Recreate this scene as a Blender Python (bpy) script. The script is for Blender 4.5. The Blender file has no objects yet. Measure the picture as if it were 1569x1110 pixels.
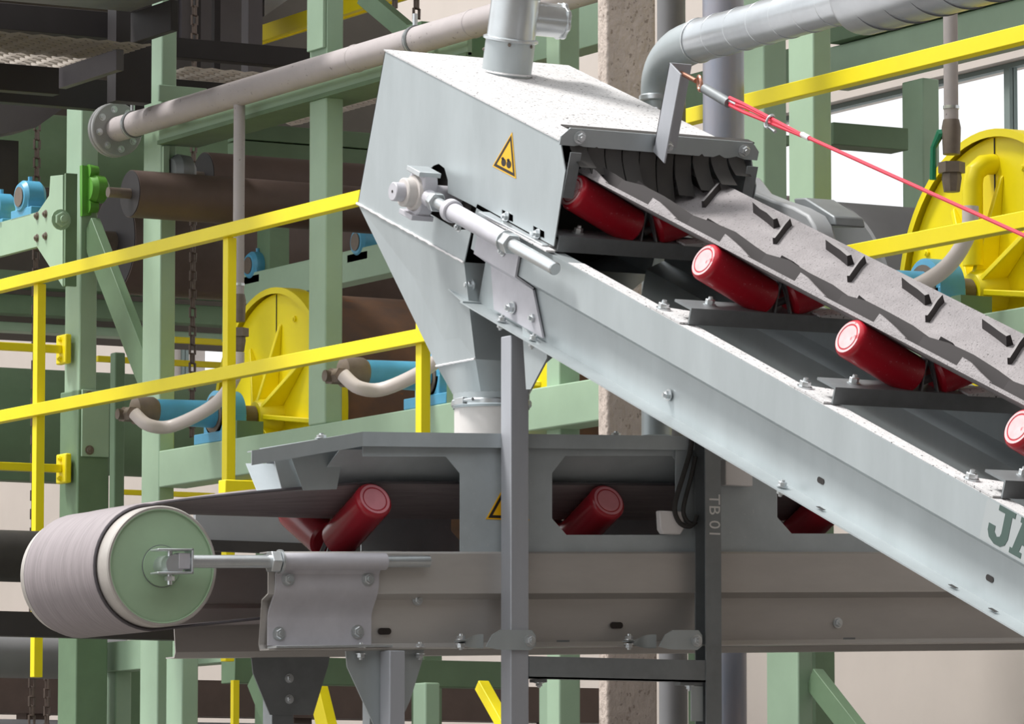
import bpy, bmesh, math, random
from mathutils import Vector, Matrix
from mathutils.geometry import tessellate_polygon
random.seed(7)
PI = math.pi
V = Vector
# ---------------------------------------------------------------- camera
F = 8000.0; CX, CY = 784.5, 555.0            # focal length and centre in photo pixels (1569x1110)
HOR, XV = 1350.0, -3700.0                    # horizon row, vanishing column of the cross direction
PHI = math.atan((HOR-CY)/F)
TH = math.atan((CX-XV)/F*math.cos(PHI))
FW = V((math.sin(TH)*math.cos(PHI), math.cos(TH)*math.cos(PHI), math.sin(PHI)))
RT = V((math.cos(TH), -math.sin(TH), 0)); UP = RT.cross(FW)
def ray(px, py): return FW + RT*((px-CX)/F) - UP*((py-CY)/F)
_d = ray(767, 848)*17.5
CAM = V((-_d.x, -_d.y, 1.6))
cam_data = bpy.data.cameras.new('camera'); cam = bpy.data.objects.new('camera', cam_data)
bpy.context.scene.collection.objects.link(cam)
cam_data.sensor_fit = 'HORIZONTAL'; cam_data.sensor_width = 36; cam_data.lens = F/1569*36
cam_data.clip_end = 400
cam.matrix_world = Matrix(((RT.x, UP.x, -FW.x, CAM.x), (RT.y, UP.y, -FW.y, CAM.y), (RT.z, UP.z, -FW.z, CAM.z), (0, 0, 0, 1)))
S = bpy.context.scene; S.camera = cam
# ---------------------------------------------------------------- light
vs = S.view_settings; vs.view_transform = 'Standard'; vs.look = 'None'; vs.gamma = 1; vs.use_curve_mapping = False
vs.exposure = 0.55
w = bpy.data.worlds.new('overcast_sky'); S.world = w; w.use_nodes = True
bg = w.node_tree.nodes['Background']; bg.inputs[0].default_value = (0.96, 0.985, 1.0, 1); bg.inputs[1].default_value = 0.95
sd = bpy.data.lights.new('hazy_sun', 'SUN'); sun = bpy.data.objects.new('hazy_sun', sd); S.collection.objects.link(sun)
sd.energy = 3.1; sd.angle = math.radians(14); sd.color = (1.0, 0.98, 0.95)
sun.rotation_euler = V((0.40, -0.24, -0.88)).to_track_quat('-Z', 'Y').to_euler()

# ---------------------------------------------------------------- pixel helpers (a pixel is a direction; the plane gives the distance)
def onX(px, py, X): r = ray(px, py); return CAM + r*((X-CAM.x)/r.x)
def onY(px, py, Y): r = ray(px, py); return CAM + r*((Y-CAM.y)/r.y)
def onP(px, py, p, n): r = ray(px, py); return CAM + r*((p-CAM).dot(n)/r.dot(n))
def at(px, py, D): return CAM + ray(px, py)*D
def mvX(P, px):                                # distance along X from P to reach pixel column px
    n = RT - FW*((px-CX)/F); return -(P-CAM).dot(n)/n.x
def mvY(P, px):
    n = RT - FW*((px-CX)/F); return -(P-CAM).dot(n)/n.y
def mvZ(P, py):
    n = UP + FW*((py-CY)/F); return -(P-CAM).dot(n)/n.z

# ---------------------------------------------------------------- materials
def C(r, g, b):
    f = lambda c: (c/255/12.92) if c/255 <= 0.04045 else ((c/255+0.055)/1.055)**2.4
    return (f(r), f(g), f(b), 1)
def dusty(name, dark, dust):
    m = bpy.data.materials.new(name); m.use_nodes = True; nt = m.node_tree; b = nt.nodes['Principled BSDF']; b.inputs['Roughness'].default_value = 0.85
    ge = nt.nodes.new('ShaderNodeNewGeometry'); sx = nt.nodes.new('ShaderNodeSeparateXYZ'); nt.links.new(ge.outputs['True Normal'], sx.inputs[0])
    r = nt.nodes.new('ShaderNodeValToRGB'); r.color_ramp.elements[0].position = 0.45; r.color_ramp.elements[1].position = 0.8; r.color_ramp.elements[0].color = dark; r.color_ramp.elements[1].color = dust
    nt.links.new(sx.outputs['Z'], r.inputs['Fac']); nt.links.new(r.outputs['Color'], b.inputs['Base Color']); return m
def mat(name, col, rough=0.5, metal=0.0, var=0.0, scale=6.0, col2=None, bump=0.0, bscale=60.0, speck=None, speck_amt=0.5, speck_scale=90, stretch=(1,1,1), coat=0.0):
    m = bpy.data.materials.new(name); m.use_nodes = True
    nt = m.node_tree; b = nt.nodes['Principled BSDF']
    b.inputs['Roughness'].default_value = rough; b.inputs['Metallic'].default_value = metal
    if coat: b.inputs['Coat Weight'].default_value = coat
    b.inputs['Base Color'].default_value = col
    if var or bump or speck or col2:
        tc = nt.nodes.new('ShaderNodeTexCoord'); mp = nt.nodes.new('ShaderNodeMapping')
        mp.inputs['Scale'].default_value = stretch
        nt.links.new(tc.outputs['Object'], mp.inputs['Vector'])
        last = None
        if var or col2:
            n = nt.nodes.new('ShaderNodeTexNoise'); n.inputs['Scale'].default_value = scale; n.inputs['Detail'].default_value = 6; n.inputs['Roughness'].default_value = 0.62
            nt.links.new(mp.outputs['Vector'], n.inputs['Vector'])
            r = nt.nodes.new('ShaderNodeValToRGB'); r.color_ramp.elements[0].position = 0.32; r.color_ramp.elements[1].position = 0.68
            c2 = col2 or tuple(min(1, c*(1+var)) for c in col[:3])+(1,)
            c1 = col if col2 else tuple(c*(1-var) for c in col[:3])+(1,)
            r.color_ramp.elements[0].color = c1; r.color_ramp.elements[1].color = c2
            nt.links.new(n.outputs['Fac'], r.inputs['Fac']); last = r.outputs['Color']
        if speck:
            n2 = nt.nodes.new('ShaderNodeTexNoise'); n2.inputs['Scale'].default_value = speck_scale; n2.inputs['Detail'].default_value = 3
            nt.links.new(mp.outputs['Vector'], n2.inputs['Vector'])
            r2 = nt.nodes.new('ShaderNodeValToRGB'); r2.color_ramp.elements[0].position = 1-speck_amt*0.62; r2.color_ramp.elements[1].position = min(1, 1-speck_amt*0.62+0.06)
            r2.color_ramp.elements[0].color = (0,0,0,1); r2.color_ramp.elements[1].color = (1,1,1,1)
            nt.links.new(n2.outputs['Fac'], r2.inputs['Fac'])
            mx = nt.nodes.new('ShaderNodeMix'); mx.data_type = 'RGBA'
            nt.links.new(r2.outputs['Color'], mx.inputs[0])
            if last: nt.links.new(last, mx.inputs[6])
            else: mx.inputs[6].default_value = col
            mx.inputs[7].default_value = speck; last = mx.outputs[2]
        if last: nt.links.new(last, b.inputs['Base Color'])
        if bump:
            n3 = nt.nodes.new('ShaderNodeTexNoise'); n3.inputs['Scale'].default_value = bscale; n3.inputs['Detail'].default_value = 5
            nt.links.new(mp.outputs['Vector'], n3.inputs['Vector'])
            bp = nt.nodes.new('ShaderNodeBump'); bp.inputs['Strength'].default_value = bump; bp.inputs['Distance'].default_value = 0.01
            nt.links.new(n3.outputs['Fac'], bp.inputs['Height']); nt.links.new(bp.outputs['Normal'], b.inputs['Normal'])
    return m
M = {}
M['galv'] = mat('galvanised_steel', C(172,179,181), 0.40, 0.40, 0.09, 4, stretch=(1,1,0.35))
M['galvdust'] = mat('galvanised_steel_with_dust', C(204,202,202), 0.7, 0.0, 0.10, 6, speck=C(78,74,74), speck_amt=0.62, speck_scale=95, bump=0.3, bscale=120)
M['galvdark'] = mat('dull_zinc_steel', C(128,132,134), 0.5, 0.35, 0.12, 8)
M['post'] = mat('zinc_post_steel', C(164,166,172), 0.45, 0.15, 0.08, 6, stretch=(1,1,0.2))
M['bright'] = mat('bright_zinc', C(208,212,214), 0.28, 0.75, 0.06, 12)
M['duct'] = mat('spiral_duct_zinc', C(200,204,208), 0.30, 0.7, 0.06, 7)
M['bracket'] = mat('cast_grey_bracket', C(190,188,194), 0.5, 0.1, 0.08, 9)
M['green'] = mat('sage_green_paint', C(158,184,158), 0.5, 0, 0.06, 3)
M['greendk'] = mat('sage_green_machine_paint', C(104,130,100), 0.55, 0, 0.10, 4)
M['greenbr'] = mat('bright_green_paint', C(96,160,60), 0.45, 0, 0.10, 12)
M['yellow'] = mat('yellow_paint', C(242,222,10), 0.42, 0, 0.04, 3)
M['blue'] = mat('sky_blue_paint', C(84,160,196), 0.4, 0, 0.08, 10)
M['red'] = mat('red_roller_paint', C(176,22,40), 0.30, 0, 0.08, 8, speck=C(196,104,112), speck_amt=0.54, speck_scale=110)
M['redclean'] = mat('clean_red_roller_paint', C(160,30,44), 0.25, 0, 0.06, 8)
M['redcap'] = mat('dusty_pink_cap', C(226,176,178), 0.4, 0, 0.12, 30, speck=C(190,96,104), speck_amt=0.6, speck_scale=40)
M['belt'] = mat('dusty_grey_belt', C(146,141,142), 0.85, 0, 0.12, 10, speck=C(96,92,92), speck_amt=0.6, speck_scale=120, bump=0.5, bscale=140)
M['cleat'] = dusty('dust_topped_black_rubber', C(54,50,50), C(146,142,142))
M['beltedge'] = mat('belt_cut_edge', C(160,154,154), 0.85, 0, 0.1, 20)
M['rubber'] = mat('black_rubber', C(52,49,47), 0.7, 0, 0.15, 12)
M['belt2'] = mat('worn_grey_belt', C(142,133,135), 0.55, 0, 0.16, 5, stretch=(1,14,1), speck=C(92,86,88), speck_amt=0.52, speck_scale=16)
M['dark'] = mat('black_steel', C(40,36,38), 0.6, 0, 0.15, 6)
M['rust'] = mat('brown_rusty_steel', C(98,78,68), 0.6, 0.1, 0, 5, col2=C(128,92,66), speck=C(150,92,40), speck_amt=0.48, speck_scale=14)
M['brown'] = mat('dark_brown_roll_steel', C(92,76,70), 0.55, 0.1, 0.14, 5)
M['greydrum'] = mat('grey_cylinder_steel', C(120,120,122), 0.5, 0.1, 0.06, 5)
M['fitting'] = mat('brown_iron_fitting', C(120,108,98), 0.5, 0.3, 0.12, 20)
M['hose'] = mat('white_hose', C(214,204,200), 0.4, 0, 0.03, 5)
M['pipe'] = mat('grey_primer_pipe', C(178,170,170), 0.55, 0, 0.06, 6, speck=C(120,112,112), speck_amt=0.52, speck_scale=45)
M['concrete'] = mat('rough_concrete', C(190,176,166), 0.9, 0, 0.10, 9, speck=C(150,136,126), speck_amt=0.62, speck_scale=70, bump=1.0, bscale=40, stretch=(1,1,0.7))
M['plaster'] = mat('beige_plaster', C(196,186,178), 0.9, 0, 0.04, 1.5)
M['floor'] = mat('concrete_floor', C(104,100,96), 0.85, 0, 0.12, 1.2)
M['chain'] = mat('dark_chain_steel', C(96,82,74), 0.5, 0.3, 0.2, 30)
M['bluepipe'] = mat('bluish_iridescent_pipe', C(120,138,160), 0.35, 0.2, 0, 4, col2=C(164,156,160), stretch=(1,1,0.3))
M['redcord'] = mat('red_plastic_cord', C(226,66,84), 0.35)
M['copper'] = mat('pinkish_brass', C(206,150,128), 0.3, 0.7)
M['sign'] = mat('warning_yellow_print', C(238,180,18), 0.4)
M['black'] = mat('black_print', C(34,26,22), 0.5)
M['letter'] = mat('dark_green_lettering', C(66,86,80), 0.5, 0, 0.05, 10)
M['chalk'] = mat('white_chalk', C(216,214,212), 0.9)
M['canvas'] = mat('pale_canvas', C(198,192,188), 0.8, 0, 0.06, 8)
M['white'] = mat('white_plastic', C(228,224,224), 0.5)
M['valve'] = mat('green_valve_paint', C(24,128,92), 0.35)
M['pulleyend'] = mat('pale_green_pulley_paint', C(160,186,154), 0.5, 0, 0.05, 6)
M['mesh'] = mat('expanded_metal', C(186,176,166), 0.6, 0.1, 0.08, 8)
M['frame'] = mat('window_frame_grey', C(120,132,128), 0.6)
M['graypaint'] = mat('grey_machine_paint', C(150,152,154), 0.5, 0, 0.06, 4)
g = bpy.data.materials.new('clear_window_glass'); g.use_nodes = True
_b = g.node_tree.nodes['Principled BSDF']; _b.inputs['Transmission Weight'].default_value = 1; _b.inputs['Roughness'].default_value = 0.02; _b.inputs['IOR'].default_value = 1.03
M['glass'] = g

# ---------------------------------------------------------------- mesh building
class MB:
    def __init__(s): s.v = []; s.f = []
    def add(s, vs, fs):
        o = len(s.v); s.v += [V(p) for p in vs]; s.f += [tuple(i+o for i in q) for q in fs]; return s
    def box(s, a, b):
        x0,y0,z0 = a; x1,y1,z1 = b
        return s.hexa([V(p) for p in ((x0,y0,z0),(x1,y0,z0),(x1,y1,z0),(x0,y1,z0),(x0,y0,z1),(x1,y0,z1),(x1,y1,z1),(x0,y1,z1))])
    def hexa(s, p): return s.add(p, [(3,2,1,0),(4,5,6,7),(0,1,5,4),(1,2,6,5),(2,3,7,6),(3,0,4,7)])
    def prism(s, poly, vec, holes=()):
        vec = V(vec); loops = [[V(p) for p in poly]]+[[V(p) for p in h] for h in holes]
        flat = [p for l in loops for p in l]; n = len(flat)
        if holes: tris = [tuple(t) for t in tessellate_polygon(loops)]
        else: tris = [tuple(range(n))]
        fs = list(tris)+[tuple(i+n for i in reversed(t)) for t in tris]
        o = 0
        for l in loops:
            k = len(l)
            for i in range(k): fs.append((o+i, o+n+i, o+n+(i+1) % k, o+(i+1) % k))
            o += k
        return s.add(flat+[p+vec for p in flat], fs)
    def ring(s, c, ax, r, seg):
        ax = ax.normalized(); t = V((0,0,1)) if abs(ax.z) < 0.9 else V((1,0,0))
        a = ax.cross(t).normalized(); b = ax.cross(a)
        return [c + (a*math.cos(2*PI*i/seg)+b*math.sin(2*PI*i/seg))*r for i in range(seg)]
    def lathe(s, p0, axis, prof, seg=24, cap=True):      # prof: [(t along axis, radius)]
        p0 = V(p0); ax = V(axis).normalized(); vs = []; fs = []
        for t, r in prof: vs += s.ring(p0+ax*t, ax, max(r, 1e-4), seg)
        for k in range(len(prof)-1):
            for i in range(seg):
                j = (i+1) % seg; fs.append((k*seg+i, k*seg+j, (k+1)*seg+j, (k+1)*seg+i))
        if cap: fs += [tuple(range(seg-1,-1,-1)), tuple((len(prof)-1)*seg+i for i in range(seg))]
        return s.add(vs, fs)
    def cyl(s, p0, p1, r, seg=16, r2=None):
        d = V(p1)-V(p0); return s.lathe(p0, d, [(0,r),(d.length, r if r2 is None else r2)], seg)
    def tube(s, pts, r, seg=10):
        pts = [V(p) for p in pts]; n = len(pts); vs = []; fs = []
        t0 = (pts[1]-pts[0]).normalized(); up = V((0,0,1)) if abs(t0.z) < 0.9 else V((1,0,0)); a = t0.cross(up).normalized()
        for k in range(n):
            t = (pts[min(k+1,n-1)]-pts[max(k-1,0)]).normalized(); a = (a - t*a.dot(t)).normalized(); b = t.cross(a)
            rr = r[k] if isinstance(r, (list,tuple)) else r
            vs += [pts[k]+(a*math.cos(2*PI*i/seg)+b*math.sin(2*PI*i/seg))*rr for i in range(seg)]
        for k in range(n-1):
            for i in range(seg):
                j = (i+1) % seg; fs.append((k*seg+i, k*seg+j, (k+1)*seg+j, (k+1)*seg+i))
        fs += [tuple(range(seg-1,-1,-1)), tuple((n-1)*seg+i for i in range(seg))]
        return s.add(vs, fs)
    def torus(s, c, ax, R, r, seg=24, sub=8):
        ring = s.ring(V(c), V(ax), R, seg); vs = []; fs = []; axn = V(ax).normalized()
        for p in ring:
            d = (p-V(c)).normalized(); vs += [p+(d*math.cos(2*PI*k/sub)+axn*math.sin(2*PI*k/sub))*r for k in range(sub)]
        for i in range(seg):
            j = (i+1) % seg
            for k in range(sub): l = (k+1) % sub; fs.append((i*sub+k, j*sub+k, j*sub+l, i*sub+l))
        return s.add(vs, fs)
    def strip(s, rows, thick=None):                     # grid surface from rows of points; thick: offset vector for a solid
        m = len(rows[0]); vs = [p for r in rows for p in r]; fs = []
        for k in range(len(rows)-1):
            for i in range(m-1): fs.append((k*m+i, k*m+i+1, (k+1)*m+i+1, (k+1)*m+i))
        if thick is not None:
            n = len(vs); th = V(thick); vs = vs+[V(p)+th for p in vs]; fs += [tuple(i+n for i in reversed(q)) for q in fs]
            R = len(rows)
            for k in range(R-1): fs += [(k*m, (k+1)*m, (k+1)*m+n, k*m+n), (k*m+m-1, k*m+m-1+n, (k+1)*m+m-1+n, (k+1)*m+m-1)]
            for i in range(m-1): fs += [(i, i+n, i+1+n, i+1), ((R-1)*m+i, (R-1)*m+i+1, (R-1)*m+i+1+n, (R-1)*m+i+n)]
        return s.add(vs, fs)
    def mesh(s, name, m, origin=V((0,0,0)), ang=32):
        me = bpy.data.meshes.new(name); me.from_pydata([p-origin for p in s.v], [], s.f)
        bm = bmesh.new(); bm.from_mesh(me); bmesh.ops.recalc_face_normals(bm, faces=bm.faces); bm.to_mesh(me); bm.free()
        me.materials.append(M[m]); me.polygons.foreach_set('use_smooth', [True]*len(me.polygons)); me.set_sharp_from_angle(angle=math.radians(ang))
        return me
    def obj(s, name, m, parent=None, bevel=0, label=None, ang=32):     # one mesh object, geometry given in world coordinates
        if parent is None:
            xs = [p.x for p in s.v]; ys = [p.y for p in s.v]; zs = [p.z for p in s.v]
            o0 = V(((min(xs)+max(xs))/2, (min(ys)+max(ys))/2, min(zs)))
        else: o0 = world_loc(parent)
        o = bpy.data.objects.new(name, s.mesh(name, m, o0, ang)); S.collection.objects.link(o)
        if parent is None: o.location = o0
        else: o.parent = parent
        if bevel:
            b = o.modifiers.new('bevel', 'BEVEL'); b.width = bevel; b.segments = 2; b.limit_method = 'ANGLE'
        if label: o['label'] = label
        return o
def world_loc(o):
    p = V(o.location); q = o.parent
    while q: p = p+q.location; q = q.parent
    return p
def tag(o, label, cat, group=None):
    o['label'] = label; o['category'] = cat
    if group: o['group'] = group
    return o
def thing(name, label, cat, loc, group=None):
    o = bpy.data.objects.new(name, None); S.collection.objects.link(o); o.location = V(loc); o.empty_display_size = 0.1
    return tag(o, label, cat, group)
def struct(o): o['kind'] = 'structure'; return o
def one(name, mb, m, label, cat, group=None, bevel=0): return tag(mb.obj(name, m, None, bevel), label, cat, group)
def dup(root, delta, label=None, group=None):
    def rec(o, par):
        c = o.copy(); S.collection.objects.link(c); c.parent = par
        for k in o.children: rec(k, c)
        return c
    r = rec(root, None); r.location = root.location+V(delta)
    if label: r['label'] = label
    if group: r['group'] = group
    return r
_bolt = {}
def bolt(parent, p, n, r=0.012, h=0.012, m='bright', washer=True):  # hex bolt: shared mesh, head along n
    key = (r, h, m, washer)
    if key not in _bolt:
        b = MB()
        if washer: b.lathe((0,0,0), (0,0,1), [(0,r*1.5),(h*0.22,r*1.5)], 14)
        b.lathe((0,0,0), (0,0,1), [(0,r*1.1),(h*0.95,r*1.1),(h*1.05,r*0.95)], 6)
        b.lathe((0,0,h), (0,0,1), [(0,r*0.55),(h*0.5,r*0.5)], 10)
        _bolt[key] = b.mesh('bolt', m)
    o = bpy.data.objects.new('bolt', _bolt[key]); S.collection.objects.link(o); o.parent = parent
    o.location = V(p)-world_loc(parent); o.rotation_mode = 'QUATERNION'; o.rotation_quaternion = V((0,0,1)).rotation_difference(V(n).normalized())
    return o
X1, Y1, Z1 = V((1,0,0)), V((0,1,0)), V((0,0,1))
# ================================================================ hall shell
M['galvdull'] = mat('dull_galvanised_channel', C(186,182,178), 0.40, 0.4, 0.10, 5, stretch=(0.3,1,1))
M['galvcover'] = mat('galvanised_cover_sheet', C(176,184,188), 0.5, 0.15, 0.08, 6, speck=C(186,192,194), speck_amt=0.5, speck_scale=60)
M['rimmetal'] = mat('bare_rim_metal', C(190,184,178), 0.4, 0.4, 0.1, 8)
M['redcap2'] = mat('dull_red_cap', C(204,128,138), 0.35, 0, 0.06, 20)
M['fitting2'] = mat('flange_grey', C(160,160,160), 0.45, 0.3, 0.08, 10)
M['dark2'] = mat('dark_grey_steel', C(84,80,84), 0.5, 0.1, 0.08, 5)
M['housing'] = mat('dark_brown_backdrop', C(74,68,60), 0.7, 0, 0.15, 2)  # dark tone of the added backdrop box
XR = at(300, 365, 23.96).x                  # guard rail plane
XC = XR+0.54                                # front row of columns
XW = XC+7.2                                 # side wall with the windows
struct(MB().box((-30,-26,-0.2),(XW+0.3,34,0)).obj('floor', 'floor'))
struct(MB().box((-30,33.7,0),(XW,34,9)).obj('wall_back', 'plaster'))
# side wall with window band
def wy(px): p = at(800,500,30); P = V((XW, 0, 5)); return mvY(P, px)
WT = onX(1280, 155, XW).z; WBt = onX(1280, 520, XW).z
YW1 = mvY(V((XW,0,5)), 262); ys = [YW1-2.35*i for i in range(14)][::-1]
wl = MB().box((XW,-26,0),(XW+0.3,34,WBt)).box((XW,-26,WT),(XW+0.3,34,9.2)); 
for i, y in enumerate(ys): pass
wl.box((XW,-26,WBt),(XW+0.3,ys[0],WT)); wl.box((XW,ys[-1],WBt),(XW+0.3,34,WT))
struct(wl.obj('wall_right', 'plaster'))
for i in range(len(ys)-1):
    y0, y1 = ys[i], ys[i+1]
    wn = bpy.data.objects.new('window_%d' % (i+1), None); S.collection.objects.link(wn); wn.location = (XW+0.1,(y0+y1)/2,WBt); struct(wn)
    fr = MB()
    t = 0.03
    for z0, z1 in ((WBt,WBt+t),(WT-t,WT)): fr.box((XW+0.08,y0,z0),(XW+0.14,y1,z1))
    for y in (y0, y1-t): fr.box((XW+0.08,y,WBt+t),(XW+0.14,y+t,WT-t))
    fr.obj('window_frame', 'frame', wn)
    for za, zb in ((WBt+t,WT-t),): MB().box((XW+0.105,y0+t,za),(XW+0.111,y1-t,zb)).obj('pane', 'glass', wn)
struct(MB().box((XC-0.9,-9,7.6),(XC+4.2,34,7.8)).obj('shade_canopy', 'plaster'))  # added unseen slab, sized to keep sky light off the machine frame
struct(MB().box((-30,-26,9.2),(XW+0.3,-9.5,9.5)).obj('shade_roof_front', 'plaster'))  # added unseen roof that darkens the faces turned to -Y
struct(MB().box((-30,-26.3,0),(XW+0.3,-26,9.2)).obj('shade_wall_front', 'plaster'))  # added unseen wall behind the camera, blocks low sky from -Y

# ================================================================ green machine structure behind
def pxX(px, Y, X): return 0
def colbox(pl, pc, pr, ytop, ybot, X=None, D=None, z0=None, z1=None):
    # upright box: -X face spans photo columns pl..pc, -Y face spans pc..pr; its near edge stands at plane X
    P = onX(pc, 600, X); wx = mvX(P, pr); dy = mvY(P, pl)
    za = z0 if z0 is not None else onX(pc, ybot, X).z; zb = z1 if z1 is not None else onX(pc, ytop, X).z
    return (V((P.x,P.y,za)), V((P.x+wx,P.y+dy,zb)))
GRP = 'sage green columns of the machine frame'
def column(a, b, label, m='green', cap=None):
    return one('machine_column', MB().box(a, b), m, label, 'column', GRP, 0.008)
cA = colbox(98,121,148,150,0,XC,z0=0)
c98 = thing('machine_column', 'sage green column with bolted splice plate and yellow rail brackets', 'column', V((cA[0].x,cA[0].y,0)), GRP)
MB().box(cA[0], cA[1]).obj('shaft', 'green', c98, 0.008)
zs = onX(121,597,XC).z
lw = colbox(94,121,168,597,0,XC,z0=0)
MB().box(lw[0]+V((-0.006,-0.004,0)), V((lw[1].x,lw[1].y+0.004,zs))).obj('lower_shaft', 'greendk', c98, 0.008)
zp0 = onX(130,698,XC).z
MB().box((lw[0].x+0.01,lw[0].y-0.02,zp0),(lw[1].x-0.01,lw[0].y-0.004,zs+0.0)).obj('splice_plate', 'green', c98, 0.003)
for px, py in ((137,607),(137,690)): p = onY(px,py,lw[0].y-0.02); bolt(c98, p, -Y1, 0.016, 0.014, 'fitting')
c215 = colbox(217,244,268,-60,0,XC,z0=0); column(c215[0], c215[1], 'sage green column carrying the round pipe flange end beam')
zbm = onX(300, 690, XC).z
c472 = colbox(472,498,525,-80,640,XC)
BT = onX(240, 692, XC).z; BB = onX(240, 748, XC).z      # long beam top and bottom
column(V((c472[0].x,c472[0].y,BT)), c472[1], 'sage green column standing on the long beam between the yellow wheel and the rusty cylinder')
c1210 = colbox(1210,1248.5,1277,-80,500,XC); column(V((c1210[0].x,c1210[0].y,BT)), c1210[1], 'thick sage green column behind the cleated belt near the windows')
c845 = colbox(818,838,858,560,660,XC); column(V((c845[0].x+0.06,c845[0].y,0)), V((c845[1].x+0.10,c845[1].y,5.4)), 'sage green column behind the hood chute and its leg')
# long beam
yl = c215[0].y; Pq = V((XC, 0, BT)); yr_ = mvY(Pq, 1800)
one('long_beam', MB().box((XC,yr_,BB),(XC+0.15,yl,BT)), 'green', 'long sage green beam carrying the bearing blocks of the yellow wheels', 'beam', None, 0.006)
# pipe beam
z0_, z1_ = onX(460,160,XC).z, onX(460,125,XC).z
pb = thing('upper_beam', 'sage green beam under the long grey pipe', 'beam', V((XC,c472[0].y,z0_)))
MB().box((XC-0.012,mvY(V((XC,0,z1_)),720),z0_),(XC+0.012,c215[0].y+0.0,z1_)).obj('beam_web', 'green', pb, 0.004)
MB().box((XC-0.02,mvY(V((XC,0,z1_)),720),z0_-0.004),(XC+0.2,c215[0].y,z0_+0.016)).obj('beam_flange', 'greendk', pb)
MB().box((c215[0].x-0.02,c215[0].y-0.02,onX(240,158,XC).z),(c215[0].x+0.24,c215[0].y-0.002,onX(240,133,XC).z)).obj('end_gusset', 'green', pb, 0.004)
# column plates at top
p0 = onX(470,80,XC-0.02); p1 = onX(495,0,XC-0.02)
one('bolted_plate', MB().box((XC-0.02,p1.y,p0.z),(XC-0.004,p0.y,p0.z+0.6)), 'green', 'green bolted plate on the column by the yellow stair', 'plate', None, 0.003)
# ---------------------------------------------------------------- yellow guard rail
rail = thing('guard_rail', 'long yellow two-bar guard rail on square posts in front of the green frame', 'railing', V((XR, onX(335,600,XR).y, 0)))
zt_ = onX(274,372,XR).z; zm = onX(300,582,XR).z
ya, yb = mvY(V((XR,0,zt_)), -120), mvY(V((XR,0,zt_)), 1750)
for z in (zt_, zm): MB().box((XR-0.025,yb,z-0.03),(XR+0.025,ya,z+0.03)).obj('rail_bar', 'yellow', rail, 0.003)
for px in (39, 329, 625):
    P = onX(px+5, 600, XR-0.02); zb_ = P.z-2.6
    MB().box((XR-0.0,P.y-0.052,zm-1.3),(XR+0.045,P.y,zt_-0.03)).obj('rail_post', 'yellow', rail, 0.003)
# side rails tied to the bracketed column
for py in (535, 718):
    z = onX(108,py,XC-0.02).z; P = V((XC-0.05, onX(108,py,XC).y, z))
    t = thing('side_rail', 'yellow flat rail fixed to the spliced column by a slotted plate, %s of two' % ('upper' if py == 535 else 'lower'), 'railing', P)
    MB().box((P.x-1.6,P.y-0.02,z-0.02),(P.x-0.005,P.y+0.02,z+0.02)).obj('rail_bar', 'yellow', t, 0.004)
    MB().box((P.x-0.005,P.y-0.06,z-0.075),(P.x+0.03,P.y+0.06,z+0.075)).obj('rail_bracket', 'yellow', t, 0.008)
    for dz in (-0.05,0.05): bolt(t, P+V((-0.005,0,dz)), -X1, 0.012, 0.012, 'yellow')
# ---------------------------------------------------------------- drying cylinders with yellow wheels
XD = XC+0.345
pd = onX(441, 643, XD); DR = (onX(441,437,XD).z-pd.z)*0.965; pd.z += 0.02
yb1 = onX(345, 640, XC+0.11).y
STEP = None
def drum(yc, label, body, blabel, mirror=False, pipe=False, long=2.6):
    c = V((XD, yc, pd.z))
    wq = thing('drying_drum', label, 'drum', c-Z1*DR, 'drying drums with yellow ribbed ends')
    MB().lathe(c, X1, [(0,0.0),(0,DR-0.03),(0.03,DR-0.012)], 72).obj('disc', 'yellow', wq)
    MB().lathe(c-X1*0.03, X1, [(0,DR-0.03),(0.0,DR),(0.10,DR),(0.10,DR-0.03)], 72, cap=False).obj('rim', 'yellow', wq)
    MB().lathe(c-X1*0.115, X1, [(0,0.07),(0.02,0.085),(0.115,0.10)], 28).obj('hub', 'yellow', wq)
    for k in range(8):
        t = 2*PI*k/8+0.12; d = Y1*math.cos(t)+Z1*math.sin(t); e = X1.cross(d)*0.012
        q = [c+d*0.06-X1*0.11, c+d*0.06, c+d*DR*0.72, c+d*DR*0.70-X1*0.012]
        MB().prism([p-e for p in q], e*2).obj('rib', 'yellow', wq, 0.004)
        if k % 2 == 0: bolt(wq, c+(Y1*math.cos(t+0.3)+Z1*math.sin(t+0.3))*DR*0.8, -X1, 0.014, 0.01, 'yellow', False)
    MB().prism([c+Z1*DR*0.35-X1*0.003-Y1*0.01, c+Z1*DR*0.35-X1*0.003-Y1*0.003, c+Z1*DR*0.95-X1*0.003-Y1*0.003, c+Z1*DR*0.95-X1*0.003-Y1*0.01], X1*0.002).obj('panel_joint', 'black', wq)
    if pipe:
        q = [c+V((-0.10,0.0,0.1)), c+V((-0.10,-0.0,DR*0.66)), c+V((-0.09,-0.0,DR*0.73)), c+V((-0.05,-0.0,DR*0.78)), c+V((0.0,-0.0,DR*0.79))]
        MB().tube(q, 0.04, 20).obj('condensate_pipe', 'yellow', wq)
    MB().lathe(c+X1*0.07, X1, [(0,DR*0.95),(0.01,DR*0.965),(long,DR*0.965),(long+0.01,DR*0.95)], 72).obj('cylinder_shell', body, wq, label=blabel)
    return wq
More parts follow.
